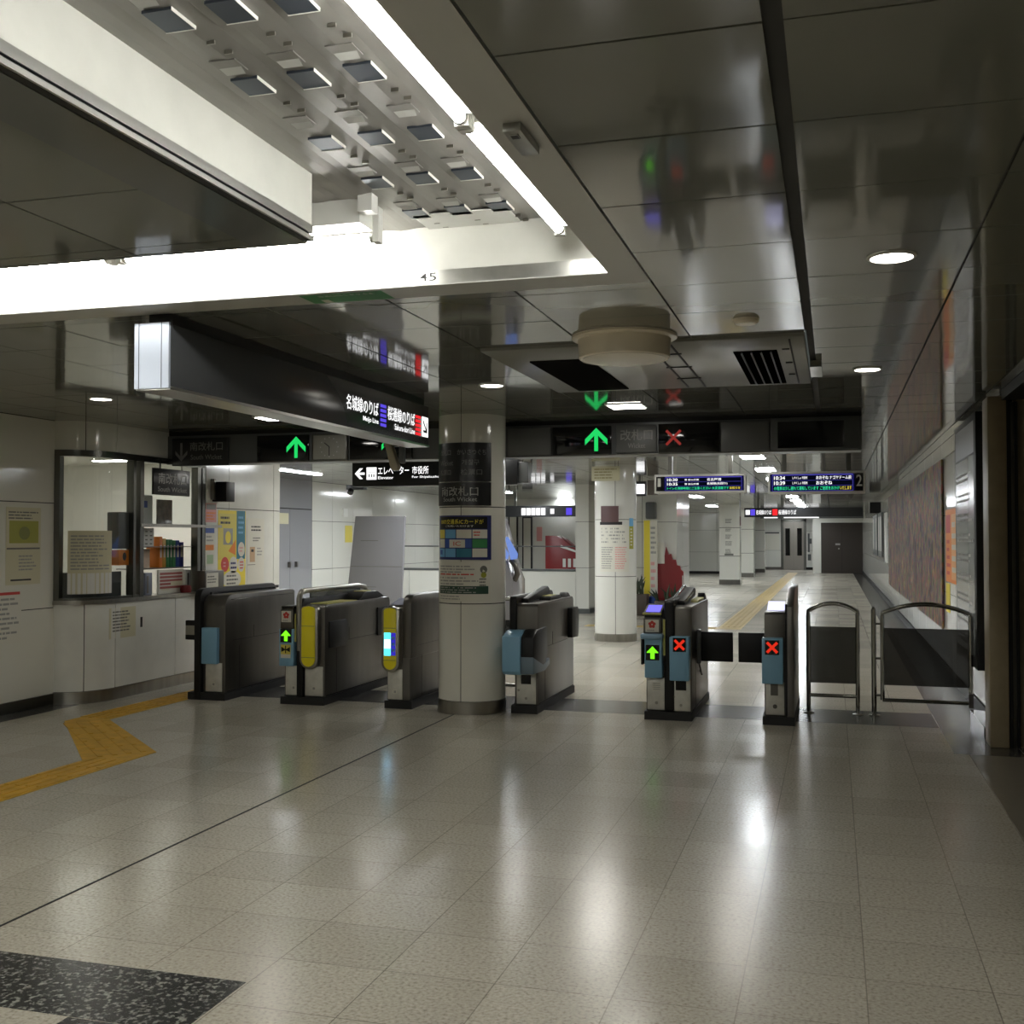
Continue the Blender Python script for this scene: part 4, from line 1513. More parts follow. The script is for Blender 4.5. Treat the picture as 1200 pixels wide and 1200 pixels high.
q.mat(1).add([(-1.54, G0 + .05, .9155), (-1.42, G0 + .05, .9155), (-1.42, G0 + .22, .9652), (-1.54, G0 + .22, .9652)], [(0, 1, 2, 3)])
q.build('top_display', [M_BLACK, E_DISPLAY], t)
sticker(t, -1.48, .80, .115, G0 + .01)
arrow_lamp(t, -1.475, .575, .115, .13, G0)
q = MB()
q.box(-1.392, -1.375, G0 + .04, G0 + .06, .55, .855)
q.build('yellow_trim', M_YELD, t)
q = MB()
q.box(-1.33, -1.165, G0 - .02, G0 + .10, .345, .715)
q.build('blue_front', M_BLUE, t, bevel=.008)
cross_lamp(t, -1.245, .648, .11, .118, G0 - .02)
q = MB()
q.prism([(G0 + .30, .965), (G0 + .30, 1.0), (10.35, 1.09), (10.42, 1.06), (10.42, 1.01), (G0 + .4, .965)], 0, -1.335, -1.24)
ld = q.build('reader_lid', M_BLACK, t, bevel=.006)
q = MB()
q.tube([(-1.34, G0 + .3, 1.015), (-1.34, 10.35, 1.105), (-1.33, 10.42, 1.075)], .011, 10)
q.tube([(-1.235, G0 + .3, 1.0), (-1.235, 10.1, 1.04)], .010, 10)
q.build('chrome_edge', M_CHROME, ld)
q = MB()
q.prism([(10.0, .965), (10.05, .99), (10.55, .99), (10.6, .965)], 0, -1.24, -1.17)
q.build('ticket_slot_hood', M_YELD, t, bevel=.004)
q = MB()
q.prism([(10.45, .965), (10.5, 1.03), (10.56, 1.01), (10.66, .965)], 0, -1.23, -1.165)
q.build('rear_wing', M_BLACK, t, bevel=.004)
q = MB()
q.box(-1.165, -.845, 9.80, 9.825, .462, .722)
q.build('closed_flap', M_BLACK, t, bevel=.008)
q = MB()
q.box(-1.17, -1.12, 9.78, 9.86, .44, .74)
q.build('flap_hinge', M_DGREY, t, bevel=.012)
q = MB()
q.tube([(-1.15, 9.9, .43), (-1.13, 9.88, .36), (-1.13, 9.93, .33), (-1.15, 9.97, .36)], .008, 8)
q.build('grip', M_STEELD, t)
skirt_line(t, -1.155, G0 + .12, 10.66)
# slim end unit with red cross and tall screen wall
t = thing('ticket_gate', 'slim ticket gate with a red cross and tall side wall, next to the arched rail', 'ticket gate', (-.43, 10.0, 0), 'ticket gates')
plinth(t, -.57, -.31, G0 + .05, 10.70)
cab(t, -.555, -.37, G0 + .10, 10.65, .93, M_STEELD, .03)
q = MB()
q.prism([(G0 + .06, .02), (G0 + .06, .98), (G0 + .42, 1.115), (10.6, 1.115), (10.68, 1.05), (10.68, .02)], 0, -.37, -.315)
q.build('tall_wall', M_STEELD, t, bevel=.003)
q = MB()
q.box(-.385, -.368, G0 + .055, G0 + .10, .08, 1.0)
q.build('black_edge', M_BLACK, t)
base_plate(t, -.545, -.395, G0 + .10, deco='recess')
q = MB()
q.box(-.57, -.40, G0 + .0, G0 + .12, .345, .72)
q.build('blue_front', M_BLUE, t, bevel=.008)
cross_lamp(t, -.487, .645, .115, .12, G0)
q = MB()
q.add([(-.54, G0 + .25, .935), (-.40, G0 + .25, .935), (-.40, G0 + .48, 1.0), (-.54, G0 + .48, 1.0), (-.54, G0 + .48, .93), (-.40, G0 + .48, .93)], [(0, 1, 2, 3), (3, 2, 5, 4), (0, 3, 4), (1, 5, 2)])
q.build('top_display', emis('lit_pale_display', (.85, .85, 1.0), 1.0), t)
q = MB()
q.box(-.80, -.555, 9.80, 9.825, .462, .722)
q.build('closed_flap', M_BLACK, t, bevel=.008)

# ------------------------------------------------------------------ rails by the gates
def rail_panel(name, label, x0, x1, y, posts, zt, zp, arch, zr, right_post=True):
    t = thing(name, label, 'barrier rail', ((x0 + x1) / 2, y, 0))
    q = MB()
    n = 14
    top = [(x0 + (x1 - x0) * k / n, y, zt + arch * (1 - (2 * k / n - 1) ** 2)) for k in range(n + 1)]
    pts = [(x0, y, 0.0 if posts else zr)] + [(x0, y, zt - .03)] + top + [(x1, y, zt - .03), (x1, y, 0.0 if posts else zr)]
    q.tube(pts, .019, 12)
    q.build('tube_frame', M_CHROME, t)
    q = MB()
    q.cyl((x0, y, zr), (x1, y, zr), .016, 12)
    q.build('bottom_rail', M_CHROME, t)
    q = MB()
    q.box(x0 + .012, x1 - .012, y - .005, y + .005, zp[0], zp[1])
    q.build('smoked_panel', M_SMOKE, t)
    if posts:
        for x in (x0, x1):
            q = MB()
            q.lathe((x, y), [(.045, 0), (.045, .008), (.021, .014)], 20)
            q.build('floor_flange', M_STEEL, t)
    return t
rail_panel('barrier_rail', 'chrome arched rail with dark panel between the slim gate and the wider glass rail', -.215, .20, 10.12, True, .90, (.27, .765), .07, .16)
t = rail_panel('barrier_gate', 'wide chrome arched swing rail with tinted panel by the right wall', .405, 1.12, 10.12, False, .895, (.27, .765), .08, .14)
q = MB()
q.cyl((.335, 10.12, 0), (.335, 10.12, .925), .022, 16)
q.lathe((.335, 10.12), [(.05, 0), (.05, .008), (.024, .014)], 20)
q.cyl((.335, 10.12, .925), (.335, 10.12, .945), .022, 16, .010)
q.build('hinge_post', M_CHROME, t)
q = MB()
for z in (.80, .50, .18):
    q.cyl((.335, 10.12, z), (.405, 10.12, z), .010, 10)
q.build('hinge', M_STEELD, t)
q = MB()
q.box(1.10, 1.137, 10.10, 10.14, .10, .22)
q.build('latch', M_STEELD, t)
rail_panel('barrier_rail', 'chrome rail with dark panel closing the gap right of the near column', -3.02, -2.80, 9.95, True, .965, (.29, .775), .01, .165)
# PART5
# ------------------------------------------------------------------ right wall
q = MB(face_nx(XR))
q.mat(1).slab(-50, 0, -9.1, H, -0.3, 0.0)
q.mat(0)
tiles(q, [-50 + 1.25 * k for k in range(33)] + [-9.1], [0.12, 0.93, 1.80, 2.46, H], 0.0, 0.010)
q.mat(2).slab(-50, 0, -9.1, 0.115, 0.0, 0.02)
struct(q.build('wall_right', [M_WALL, M_GROUT, M_BLACK]), 'pale glazed panel wall along the right of the corridor', 'wall')
q = MB()
q.box(1.105, 1.238, 8.82, 9.10, 0, 2.60)
struct(q.build('trim_3', M_BEIGE, bevel=.01), 'beige stone pilaster at the right edge', 'pilaster')
q = MB()
q.box(1.24, 1.268, 8.84, 9.1, 0, 2.56)
q.box(1.296, 1.318, 8.86, 9.1, 0, 2.56)
q.box(1.20, 1.9, 4.5, 8.80, 2.565, 2.638)
q.mat(1).box(1.268, 1.296, 8.88, 9.1, 0, 2.56)
struct(q.build('door_2', [M_BLACK, M_ALUD]), 'black shutter guide frame at the right edge', 'door frame')
q = MB()
q.box(1.318, 4.0, 8.92, 9.1, 0, H)
struct(q.build('wall_right', M_BEIGE), 'beige wall beside the shutter guide', 'wall')
q = MB()
q.box(3.2, 3.35, -9, 8.92, 0, H)
struct(q.build('wall_right', M_BEIGE), 'beige side wall out of view at the right', 'wall')
q = MB()
q.box(-16, 3.35, -9.1, -9, 0, H)
struct(q.build('wall_rear', M_WALLK), 'rear wall of the concourse behind the viewpoint', 'wall')
q = MB()
q.box(1.10, 1.24, 9.12, 10.0, 0, .10)
struct(q.build('baseboard_right', M_BLACKG), 'black polished plinth at the foot of the right wall', 'baseboard')
t = thing('information_board', 'tall black framed map board on the right wall by the beige pilaster', 'notice board', (1.18, 10.6, .46))
q = MB(face_nx(XR))
q.slab(-11.42, .45, -9.84, 2.60, .012, .10)
q.build('case', M_BLACK, t, bevel=.006)
q = MB(face_nx(XR))
q.rect(-11.34, .55, -9.96, 2.25, .1012)
q.mat(1).rect(-11.34, 2.27, -9.96, 2.54, .1012)
pn = q.build('map_sheet', [mat('map_sheet_grey', (.60, .62, .62), .15), M_DGREY], t)
q = MB(face_nx(XR))
for k in range(9):
    q.lines(-11.28, .60 + k * .18, -10.02, .70 + k * .18, 2, .102, 30 + k)
q.build('print', M_INKL, pn)
q = MB(face_nx(XR))
q.slab(-26.2, .50, -13.55, 2.45, .021, .04)
tag(q.build('mosaic_mural', M_MURAL), 'long brown and mauve mosaic mural on the right corridor wall', 'mural')
q = MB(face_nx(XR))
q.slab(-13.32, 1.06, -12.05, 1.86, .010, .016)
k_ = tag(q.build('wall_poster', M_ORP), 'orange poster on the right wall between mural and map board', 'poster')
q = MB(face_nx(XR))
q.mat(0).rect(-13.28, 1.60, -12.8, 1.80, .017)
q.mat(1).rect(-12.70, 1.10, -12.12, 1.80, .017)
q.mat(0).lines(-13.2, 1.12, -12.8, 1.55, 5, .017, 3)
q.mat(2).lines(-12.65, 1.15, -12.2, 1.75, 5, .018, 4)
q.build('print', [M_RED, mat('peach_print', (.90, .66, .42), .5), M_PAPER], k_)
q = MB(face_nx(XR))
q.slab(-13.35, .72, -12.95, 1.04, .010, .015)
tag(q.build('wall_flyer', M_YELP), 'small yellow flyer below the orange poster', 'flyer')
q = MB(face_nx(XR))
q.slab(-12.0, .62, -11.6, 1.75, .010, .022)
k_ = tag(q.build('framed_notice', M_ALU), 'thin steel framed white notice beside the orange poster', 'notice')
q = MB(face_nx(XR))
q.rect(-11.97, .65, -11.63, 1.72, .0226)
q.build('sheet', M_WHITE, k_)
# far wall cases
for k, (y0, y1) in enumerate(((29.3, 31.6), (32.4, 35.6))):
    q = MB(face_nx(XR))
    q.slab(-y1, 1.05, -y0, 2.2, .021, .06)
    k_ = tag(q.build('display_case', M_DGREY), ('nearer' if k == 0 else 'farther') + ' of two dark display cases on the right wall beyond the mural', 'display case')
    q = MB(face_nx(XR))
    q.rect(-y1 + .2, 1.2, -y1 + .9, 2.1, .0606)
    q.rect(-y0 - .9, 1.2, -y0 - .2, 2.1, .0606)
    q.build('sheet', M_WHITE, k_)
q = MB(face_nx(XR))
q.slab(-28.4, .95, -27.6, 2.15, .010, .03)
tag(q.build('wall_notice', M_WHITE), 'white upright notice on the right wall at the far end of the mural', 'notice')
q = MB()
q.box(.95, 1.23, 31.0, 31.5, 2.2, 2.5)
tag(q.build('wall_speaker', M_BLACK), 'black box bracketed high on the right wall past the mural', 'speaker')

# ------------------------------------------------------------------ posters on left wall, office front
def decal(name, label, cat, mp, r, m, parts, w0=.0125, th=.002, n=1):
    q = MB(mp)
    q.slab(r[0], r[1], r[2], r[3], w0, w0 + th, n)
    o = tag(q.build(name, m), label, cat)
    q = MB(mp)
    ms = []
    for fn, mm in parts:
        q.mat(len(ms))
        ms.append(mm)
        fn(q, w0 + th + .0006)
    if ms:
        q.build('print', ms, o)
    return o
FL = face_px(XL)
decal('wall_poster', 'white notice with olive picture and phone drawing on the left wall', 'poster', FL, (8.02, 1.13, 8.46, 1.82), M_PAPERC, [
    (lambda q, w: q.rect(8.06, 1.50, 8.43, 1.70, w), M_OLIVE),
    (lambda q, w: q.rect(8.03, 1.445, 8.45, 1.46, w) or q.rect(8.05, 1.22, 8.14, 1.34, w), M_INKG),
    (lambda q, w: q.lines(8.05, 1.71, 8.43, 1.79, 3, w, 2), M_INKG),
    (lambda q, w: q.lines(8.18, 1.25, 8.42, 1.40, 5, w, 3), M_INKL),
    (lambda q, w: q.rect(8.08, 1.165, 8.34, 1.18, w) or q.add([(8.30, 1.18, w), (8.34, 1.18, w), (8.30, 1.24, w), (8.27, 1.24, w)], [(0, 1, 2, 3)]), M_INKK),
    (lambda q, w: q.add([(8.25 + .07 * math.cos(i * PI / 8), 1.59 + .06 * math.sin(i * PI / 8), w + .0005) for i in range(16)], [tuple(range(16))]), mat('dull_green_print', (.48, .50, .22), .5))])
decal('wall_poster', 'white notice with a red heading low at the left edge of the left wall', 'poster', FL, (7.75, .62, 8.22, 1.09), M_PAPER, [
    (lambda q, w: q.rect(7.77, 1.045, 8.20, 1.07, w), M_RED),
    (lambda q, w: q.lines(7.77, .65, 8.19, 1.03, 9, w, 5), M_INKL)])
FO = office_map()
decal('counter_notice', 'small paper notice on the white counter front below the ledge', 'notice', FO, (UO(9.02), .58, UO(9.42), .875), M_PAPERC, [
    (lambda q, w: q.lines(UO(9.06), .64, UO(9.38), .85, 7, w, 7), M_INKG)], .0105)
q = MB(FO)
q.slab(UO(9.50), .66, UO(9.53), .76, .0105, .014)
tag(q.build('lock_plate', M_BLACK), 'little black lock plate on the counter front', 'lock plate')
def ell(q, cx, cz, rx, rz, w):
    q.add([(cx + rx * math.cos(i * PI / 10), cz + rz * math.sin(i * PI / 10), w) for i in range(20)], [tuple(range(20))])
Yp0, Yp1 = UO(10.93), UO(11.53)
def PU(a): return Yp0 + (Yp1 - Yp0) * a
def PV(b): return .93 + .93 * b
decal('yellow_poster', 'tall yellow poster with a teal strip on the office front', 'poster', FO, (Yp0, .93, Yp1, 1.86), M_YELP, [
    (lambda q, w: q.rect(PU(.66), PV(.40), PU(.98), PV(1), w), M_TEALP),
    (lambda q, w: q.rect(PU(.03), PV(.40), PU(.63), PV(.96), w), M_YELP2),
    (lambda q, w: q.lines(PU(.08), PV(.82), PU(.55), PV(.94), 2, w + .0005, 31), M_INKK),
    (lambda q, w: q.rect(PU(.18), PV(.58), PU(.52), PV(.78), w + .0005), M_INKL),
    (lambda q, w: ell(q, PU(.35), PV(.67), .06, .07, w + .001), M_YELP),
    (lambda q, w: q.add([(PU(.36), PV(.50), w + .001), (PU(.62), PV(.45), w + .001), (PU(.62), PV(.64), w + .001)], [(0, 1, 2)]), M_ORP),
    (lambda q, w: ell(q, PU(.24), PV(.34), .085, .085, w + .001), M_RED),
    (lambda q, w: (ell(q, PU(.55), PV(.33), .095, .095, w + .001), ell(q, PU(.84), PV(.52), .075, .085, w + .001), ell(q, PU(.84), PV(.33), .075, .085, w + .0008), ell(q, PU(.5), PV(.15), .20, .10, w + .001)), M_PAPER),
    (lambda q, w: q.lines(PU(.72), PV(.70), PU(.94), PV(.95), 4, w + .0006, 33), M_SKYP),
    (lambda q, w: q.lines(PU(.30), PV(.08), PU(.72), PV(.22), 3, w + .0016, 35), M_INKG),
    (lambda q, w: q.lines(PU(.45), PV(.27), PU(.68), PV(.38), 2, w + .0016, 36), M_NAVY),
    (lambda q, w: q.lines(PU(.78), PV(.27), PU(.93), PV(.38), 3, w + .0016, 37), M_RED),
    (lambda q, w: q.lines(PU(.76), PV(.48), PU(.92), PV(.56), 2, w + .0016, 38), M_PINKP),
    (lambda q, w: q.lines(PU(.18), PV(.30), PU(.30), PV(.38), 2, w + .0016, 39), M_PINKP)], .0105)
decal('fare_notice', 'white notice sheet with small black symbols right of the yellow poster', 'notice', FO, (UO(11.57), .96, UO(11.97), 1.78), M_PAPER, [
    (lambda q, w: q.lines(UO(11.66), 1.62, UO(11.94), 1.70, 2, w, 41), M_INKK),
    (lambda q, w: q.lines(UO(11.70), 1.50, UO(11.90), 1.56, 2, w, 42), M_INKG),
    (lambda q, w: q.rect(UO(11.63), 1.26, UO(11.75), 1.44, w), mat('tan_print', (.75, .62, .48), .5)),
    (lambda q, w: q.rect(UO(11.66), 1.38, UO(11.72), 1.41, w + .0006) or [q.rect(UO(11.79 + .09 * i), 1.04 + .075 * j, UO(11.82 + .09 * i), 1.085 + .075 * j, w) for i in range(2) for j in range(4)] and None, M_INKK),
    (lambda q, w: q.lines(UO(11.80), 1.33, UO(11.93), 1.44, 3, w, 43), M_INKL),
    (lambda q, w: q.rect(UO(11.58), 1.225, UO(11.76), 1.232, w), M_INKG)], .0105)
decal('leaflet_sheet', 'orange and white leaflet sheet on the office front left of the yellow poster', 'leaflet', FO, (UO(10.67), 1.24, UO(10.86), 1.66), M_PAPER, [
    (lambda q, w: q.rect(UO(10.67), 1.41, UO(10.84), 1.47, w), M_ORP),
    (lambda q, w: q.rect(UO(10.67), 1.60, UO(10.85), 1.655, w), M_BLUEP),
    (lambda q, w: q.lines(UO(10.69), 1.50, UO(10.83), 1.58, 2, w, 51), M_INKL),
    (lambda q, w: q.rect(UO(10.70), 1.26, UO(10.83), 1.36, w), mat('pale_green_print', (.66, .76, .60), .5))], .0105)
decal('faded_poster', 'faded pinkish poster high on the office front beside the black box', 'poster', FO, (UO(10.67), 1.72, UO(10.89), 1.93), M_PINKP, [
    (lambda q, w: q.rect(UO(10.68), 1.86, UO(10.88), 1.92, w), M_INKL),
    (lambda q, w: q.lines(UO(10.69), 1.74, UO(10.87), 1.84, 3, w, 52), M_ORP)], .0105)
q = MB()
q.box(XO + .012, XO + .19, 10.80, 10.98, 1.95, 2.17)
o = tag(q.build('wall_box', M_BLACK, bevel=.006), 'black square box bracketed on the office front near its ceiling', 'speaker')
q = MB()
q.box(XO + .012, XO + .06, 10.77, 10.80, 1.97, 2.20)
q.build('bracket', M_STEEL, o)
t = thing('window_sign', 'dark hanging sign 南改札口 South Wicket in front of the office window', 'sign', (XO + .06, 9.95, 1.98))
q = MB()
q.box(XO + .045, XO + .07, 9.62, 10.27, 1.985, 2.255)
q.build('plate', M_SIGNBLK, t, bevel=.003)
q = MB()
for y in (9.75, 10.14):
    q.box(XO + .05, XO + .06, y - .006, y + .006, 2.25, 2.36)
q.box(XO - .0, XO + .06, 9.7, 10.2, 2.345, 2.36)
q.build('hanger', M_ALUD, t)
q = MB(face_px(XO + .0705))
q.text('南改札口', 9.70, 2.10, 10.20, 2.21, .001)
q.text('South Wicket', 9.69, 2.02, 10.21, 2.07, .001)
q.build('lettering', M_SIGNTXT, t)
# window items
q = MB(FO)
q.slab(.02, .966, .60, 1.22, -.11, -.10, 10)
q.slab(.60, .966, UO(9.34), 1.22, -.11, -.10, 1)
tag(q.build('desk_screen', M_DGREY), 'low dark screen inside the rounded office window', 'desk screen')
q = MB(FO)
q.slab(.14, 1.02, .60, 1.615, -.022, -.020, 10)
o = tag(q.build('window_notice', M_PAPERC), 'large cream notice stuck in the rounded office window', 'notice')
q = MB(FO)
q.mat(0).lines(.17, 1.24, .57, 1.58, 11, -.0194, 61, 2)
q.mat(1).rect(.14, 1.02, .60, 1.215, -.0195, 8)
q.build('print', [M_INKL, M_WHITE], o)
q = MB()
q.box(-6.81, -6.765, 9.16, 9.20, 0.97, 1.40)
tag(q.build('sign_stand', M_DGREY), 'short dark post behind the glass carrying the orange card', 'stand')
q = MB()
q.box(-6.79, -6.66, 9.20, 9.38, 1.28, 1.43)
o = tag(q.build('orange_card', M_ORP), 'orange card with a dark drop mark in the office window corner', 'card')
q = MB(face_px(-6.66))
ell(q, 9.29, 1.365, .03, .04, .001)
q.build('dark_mark', M_INKK, o)
q = MB()
q.box(-6.79, -6.66, 9.19, 9.38, 1.44, 1.80)
tag(q.build('dark_panel_sign', M_DGREY, bevel=.01), 'tall dark rounded panel above the orange card in the window', 'sign')
# shelves at the open window
q = MB()
q.box(-6.95, XO + .03, 9.48, 10.98, 1.66, 1.69)
tag(q.build('shelf', M_STEEL), 'steel shelf across the open office window, the top one', 'shelf')
q = MB()
q.box(-6.95, -6.66, 9.60, 10.55, 1.45, 1.458)
tag(q.build('shelf', M_STEELD), 'thin middle shelf in the open office window under the white calendar', 'shelf')
q = MB()
q.box(-6.98, -6.70, 9.60, 10.62, 1.225, 1.235)
tag(q.build('shelf', M_STEELD), 'lowest thin shelf in the open office window under the binders', 'shelf')
q = MB()
q.box(-6.82, -6.80, 9.72, 9.98, 1.459, 1.648)
o = tag(q.build('calendar', M_WHITE), 'white desk calendar in the open office window', 'calendar')
q = MB(face_px(-6.80))
for i in range(3):
    for j in range(4):
        q.rect(9.75 + i * .08, 1.48 + j * .042, 9.79 + i * .08, 1.492 + j * .042, .0008)
q.build('print', M_INKG, o)
bx = [(10.05, .055, M_ORP, 1.56, 'orange binder', 'pale orange spine binder first in the row on the lowest office shelf'), (10.115, .055, mat('amber_binder', (.80, .62, .25), .4), 1.54, 'amber binder', 'amber binder second in the row on the lowest office shelf'),
      (10.18, .05, M_GREEN, 1.53, '', 'green binder next to the amber binder on the lowest office shelf'), (10.24, .05, mat('deep_green_binder', (.15, .46, .28), .4), 1.53, '', 'darker green binder in the middle of the office binders'),
      (10.30, .05, M_GREEN, 1.52, '', 'green binder just before the blue binders on the office shelf'), (10.36, .06, M_BLUEP, 1.52, '', 'blue binder beside the greens on the lowest office shelf'),
      (10.43, .07, mat('violet_blue_binder', (.26, .28, .62), .4), 1.50, '', 'violet blue binder last in the row on the lowest office shelf')]
for y, w_, m_, zt, _, lb_ in bx:
    q = MB()
    q.box(-6.94, -6.78, y, y + w_, 1.236, zt)
    o = tag(q.build('binder', m_, bevel=.003), lb_, 'binder', 'binders on the office shelf')
    q = MB(face_px(-6.78))
    q.rect(y + .012, 1.34, y + w_ - .012, 1.47, .0008)
    q.build('spine_label', M_PAPER, o)
q = MB()
q.box(-6.84, -6.82, 9.72, 9.94, 1.236, 1.43)
tag(q.build('paper_card', mat('buff_card', (.82, .74, .64), .6)), 'buff paper card left of the binders', 'card')
q = MB()
q.box(-6.84, -6.825, 9.72, 9.99, 1.692, 1.99)
o = tag(q.build('white_card', M_WHITE), 'white card with a blue label on the top office shelf', 'card')
q = MB(face_px(-6.825))
q.rect(9.74, 1.86, 9.90, 1.93, .0008)
q.build('blue_label', M_BLUEP, o)
q = MB()
q.box(-6.80, -6.78, 10.02, 10.28, 1.692, 1.95)
tag(q.build('photo_card', mat('brown_photo', (.42, .37, .32), .5, noise=.5, nscale=14)), 'brown picture card on the top office shelf', 'card')
t = thing('price_board', 'white board with red price rows standing on the office counter', 'price board', (-6.72, 10.2, .963))
q = MB()
q.box(-6.735, -6.715, 9.94, 10.40, .963, 1.215)
q.build('board', M_PAPER, t)
q = MB(face_px(-6.715))
for k in range(5):
    q.rect(9.965, 1.015 + k * .036, 10.375, 1.04 + k * .036, .0008)
q.build('red_rows', mat('dull_red_print', (.62, .33, .31), .5), t)
q = MB(face_px(-6.715))
q.rect(10.16, 1.045, 10.38, 1.09, .0016)
q.rect(9.99, 1.00, 10.14, 1.012, .0016)
q.build('pale_labels', M_PAPERC, t)
q = MB()
q.lathe((-6.66, 10.36), [(0, .963), (.055, .963), (.06, 1.0), (.05, 1.04), (0, 1.045)], 20)
tag(q.build('red_bowl', M_REDD), 'small dark red pot on the office counter before the price board', 'pot')
for y, m_, zt, lb_ in ((10.45, M_WHITE, 1.20, 'white leaflet rack at the right end of the office counter'), (9.72, mat('grey_blue_rack', (.45, .48, .55), .4), 1.19, 'grey blue upright rack at the left end of the office counter')):
    q = MB()
    q.box(-6.78, -6.72, y, y + .12, .963, zt)
    q.mat(1).box(-6.72, -6.715, y + .02, y + .055, .98, zt - .03)
    tag(q.build('leaflet_rack', [m_, M_STEELD], bevel=.003), lb_, 'leaflet rack')
q = MB(FO)
q.slab(UO(10.46), .925, UO(11.0), .962, .014, .13)
tag(q.build('outer_ledge', M_STEEL), 'steel side ledge under the grey box at the end of the counter', 'ledge')
q = MB()
q.box(XO + .02, XO + .12, 10.50, 10.88, .963, 1.19)
o = tag(q.build('grey_box', M_STEELD, bevel=.005), 'grey box with a white paper on the ledge right of the open window', 'box')
q = MB(face_px(XO + .12))
q.mat(0).rect(10.52, .98, 10.76, 1.165, .0008)
q.mat(1).lines(10.54, 1.05, 10.72, 1.14, 3, .0016, 71)
q.build('paper', [M_PAPER, M_INKG], o)

# ------------------------------------------------------------------ departure boards
def depboard(x0, x1, z0, z1, num, numleft, rows, tick, label):
    t = thing('departure_board', label, 'departure board', ((x0 + x1) / 2, 13.0, z0), 'departure boards')
    q = MB()
    q.box(x0, x1, 13.0, 13.16, z0, z1)
    q.build('case', mat('board_grey_case', (.62, .62, .60), .4), t, bevel=.006)
    f = face_y(13.0)
    hgt = z1 - z0
    nb = 0.115
    q = MB(f)
    q.rect(x0 + .022, z0 + .026, x1 - .022, z1 - .026, .001)
    q.build('face', M_BLACKG, t)
    q = MB(f)
    q.rect((x0 + nb) if numleft else x0 + .022, z0 + .026, x1 - .022 if numleft else x1 - nb, z1 - .026, .0015)
    q.build('navy_field', E_NAVY, t)
    a, bb = (x0 + nb, x1 - .03) if numleft else (x0 + .03, x1 - nb)
    q = MB(f)
    q.rect(a + .017, z0 + .031, bb - .017, z1 - .033, .002)
    q.build('lit_screen', E_INDIGO, t)
    q = MB(f)
    hr = (hgt - .075) / 3
    a0, b0 = a + .025, bb - .025
    for k in range(3):
        v = z0 + .034 + k * hr
        q.rect(a0 - .004, v + .0005, b0 + .004, v + hr - .0025, .003)
    sc = q.build('screen_rows', emis('lit_dark_navy', (.03, .04, .11), .5), t)
    q = MB(f)
    W = b0 - a0
    for k, (tm, mid, dest, dw) in enumerate(rows):
        v = z0 + .034 + (2 - k) * hr + .009
        q.text(tm, a0 + .012, v, a0 + .135, v + hr - .018, .004)
        q.text(mid, a0 + W * .25, v + .005, a0 + W * .44, v + hr - .024, .004)
        q.text(dest, a0 + W * .55, v, a0 + W * .55 + W * dw, v + hr - .018, .004)
    q.build('lit_lettering', E_WHITE, sc)
    q = MB(f)
    v = z0 + .034 + .008
    q.text(tick[0], a0 + .012, v, a0 + W * .84, v + hr - .018, .004)
    q.build('green_lettering', E_TEAL, sc)
    q = MB(f)
    q.text(tick[1], a0 + W * .85, v, b0 - .008, v + hr - .018, .004)
    q.build('yellow_lettering', E_YEL, sc)
    q = MB(f)
    xn = x0 + .04 if numleft else x1 - .095
    q.text(num, xn, z0 + .08, xn + (.035 if num == '1' else .06), z1 - .045, .002)
    q.build('platform_number', M_SIGNTXT, t)
    q = MB()
    for x in (x0 + .18, x1 - .18):
        q.box(x - .025, x + .025, 13.05, 13.10, z1 - .01, H)
    q.build('hanger', M_ALUD, t)
depboard(-2.03, -.965, 2.072, 2.297, '1', True, [('10:30', '普 金山方面', '名古屋港', .19), ('10:35', '普 金山方面', '名城線(右回り)', .27)],
         ('トイレの清掃時間にご注意ください 大変混雑です', 'お知らせ'), 'departure board with platform number 1 and lit train times')
depboard(-.714, .353, 2.052, 2.305, '2', False, [('10:34', 'しやくしょ 市役所', 'おおぞね ナゴヤドーム前', .44), ('10:39', 'しやくしょ 市役所', 'おおぞね', .20)],
         ('の電車は少し遅れて運転しています ご迷惑をおかけ', 'いたします'), 'departure board with platform number 2 and lit train times')

# ------------------------------------------------------------------ hall left of the corridor
q = MB(face_px(-9.7))
q.mat(1).slab(12.36, 0, 30.0, H, -.2, 0)
q.mat(0)
tiles(q, [12.36, 13.6, 14.9, 16.2, 17.5, 17.9], [.1, .93, 1.87, H], 0, .01)
tiles(q, [19.4, 20.3, 21.3, 22.3, 23.6, 24.9, 26.2, 27.5, 28.8, 30.0], [.1, .93, 1.87, H], 0, .01)
q.mat(2).slab(17.92, 2.10, 19.38, H, 0, .008)
q.mat(3).slab(12.36, 0, 17.9, .1, 0, .014)
q.slab(19.4, 0, 30, .1, 0, .014)
struct(q.build('wall_left', [M_WALL, M_GROUT, M_BOARDG, M_STEELD]), 'pale panel wall of the hall beyond the office', 'wall')
q = MB(face_px(-9.7))
q.slab(17.95, .005, 18.45, 2.08, 0, .03)
q.slab(18.46, .005, 19.35, 2.08, 0, .03)
dr = struct(q.build('door_1', M_BOARDG), 'grey double door in the far left wall', 'door')
q = MB(face_px(-9.67))
q.rect(18.0, 1.80, 18.4, 2.0, .001)
q.build('door_sticker', M_PAPERC, dr)
q = MB(face_px(-9.67))
q.slab(18.37, 1.0, 18.41, 1.1, 0, .05)
q.slab(18.65, 1.0, 18.69, 1.1, 0, .05)
q.build('door_handle', M_STEELD, dr)
q = MB(face_px(-9.7))
q.slab(20.9, 1.45, 21.25, 1.80, .010, .014)
tag(q.build('pale_notice', M_YELP2), 'pale yellow notice on the hall wall right of the grey door', 'notice')
q = MB(face_px(-9.7))
q.slab(20.75, 1.98, 20.95, 2.15, .010, .05)
tag(q.build('wall_unit', M_WHITE), 'small white wall unit high right of the grey door', 'wall unit')
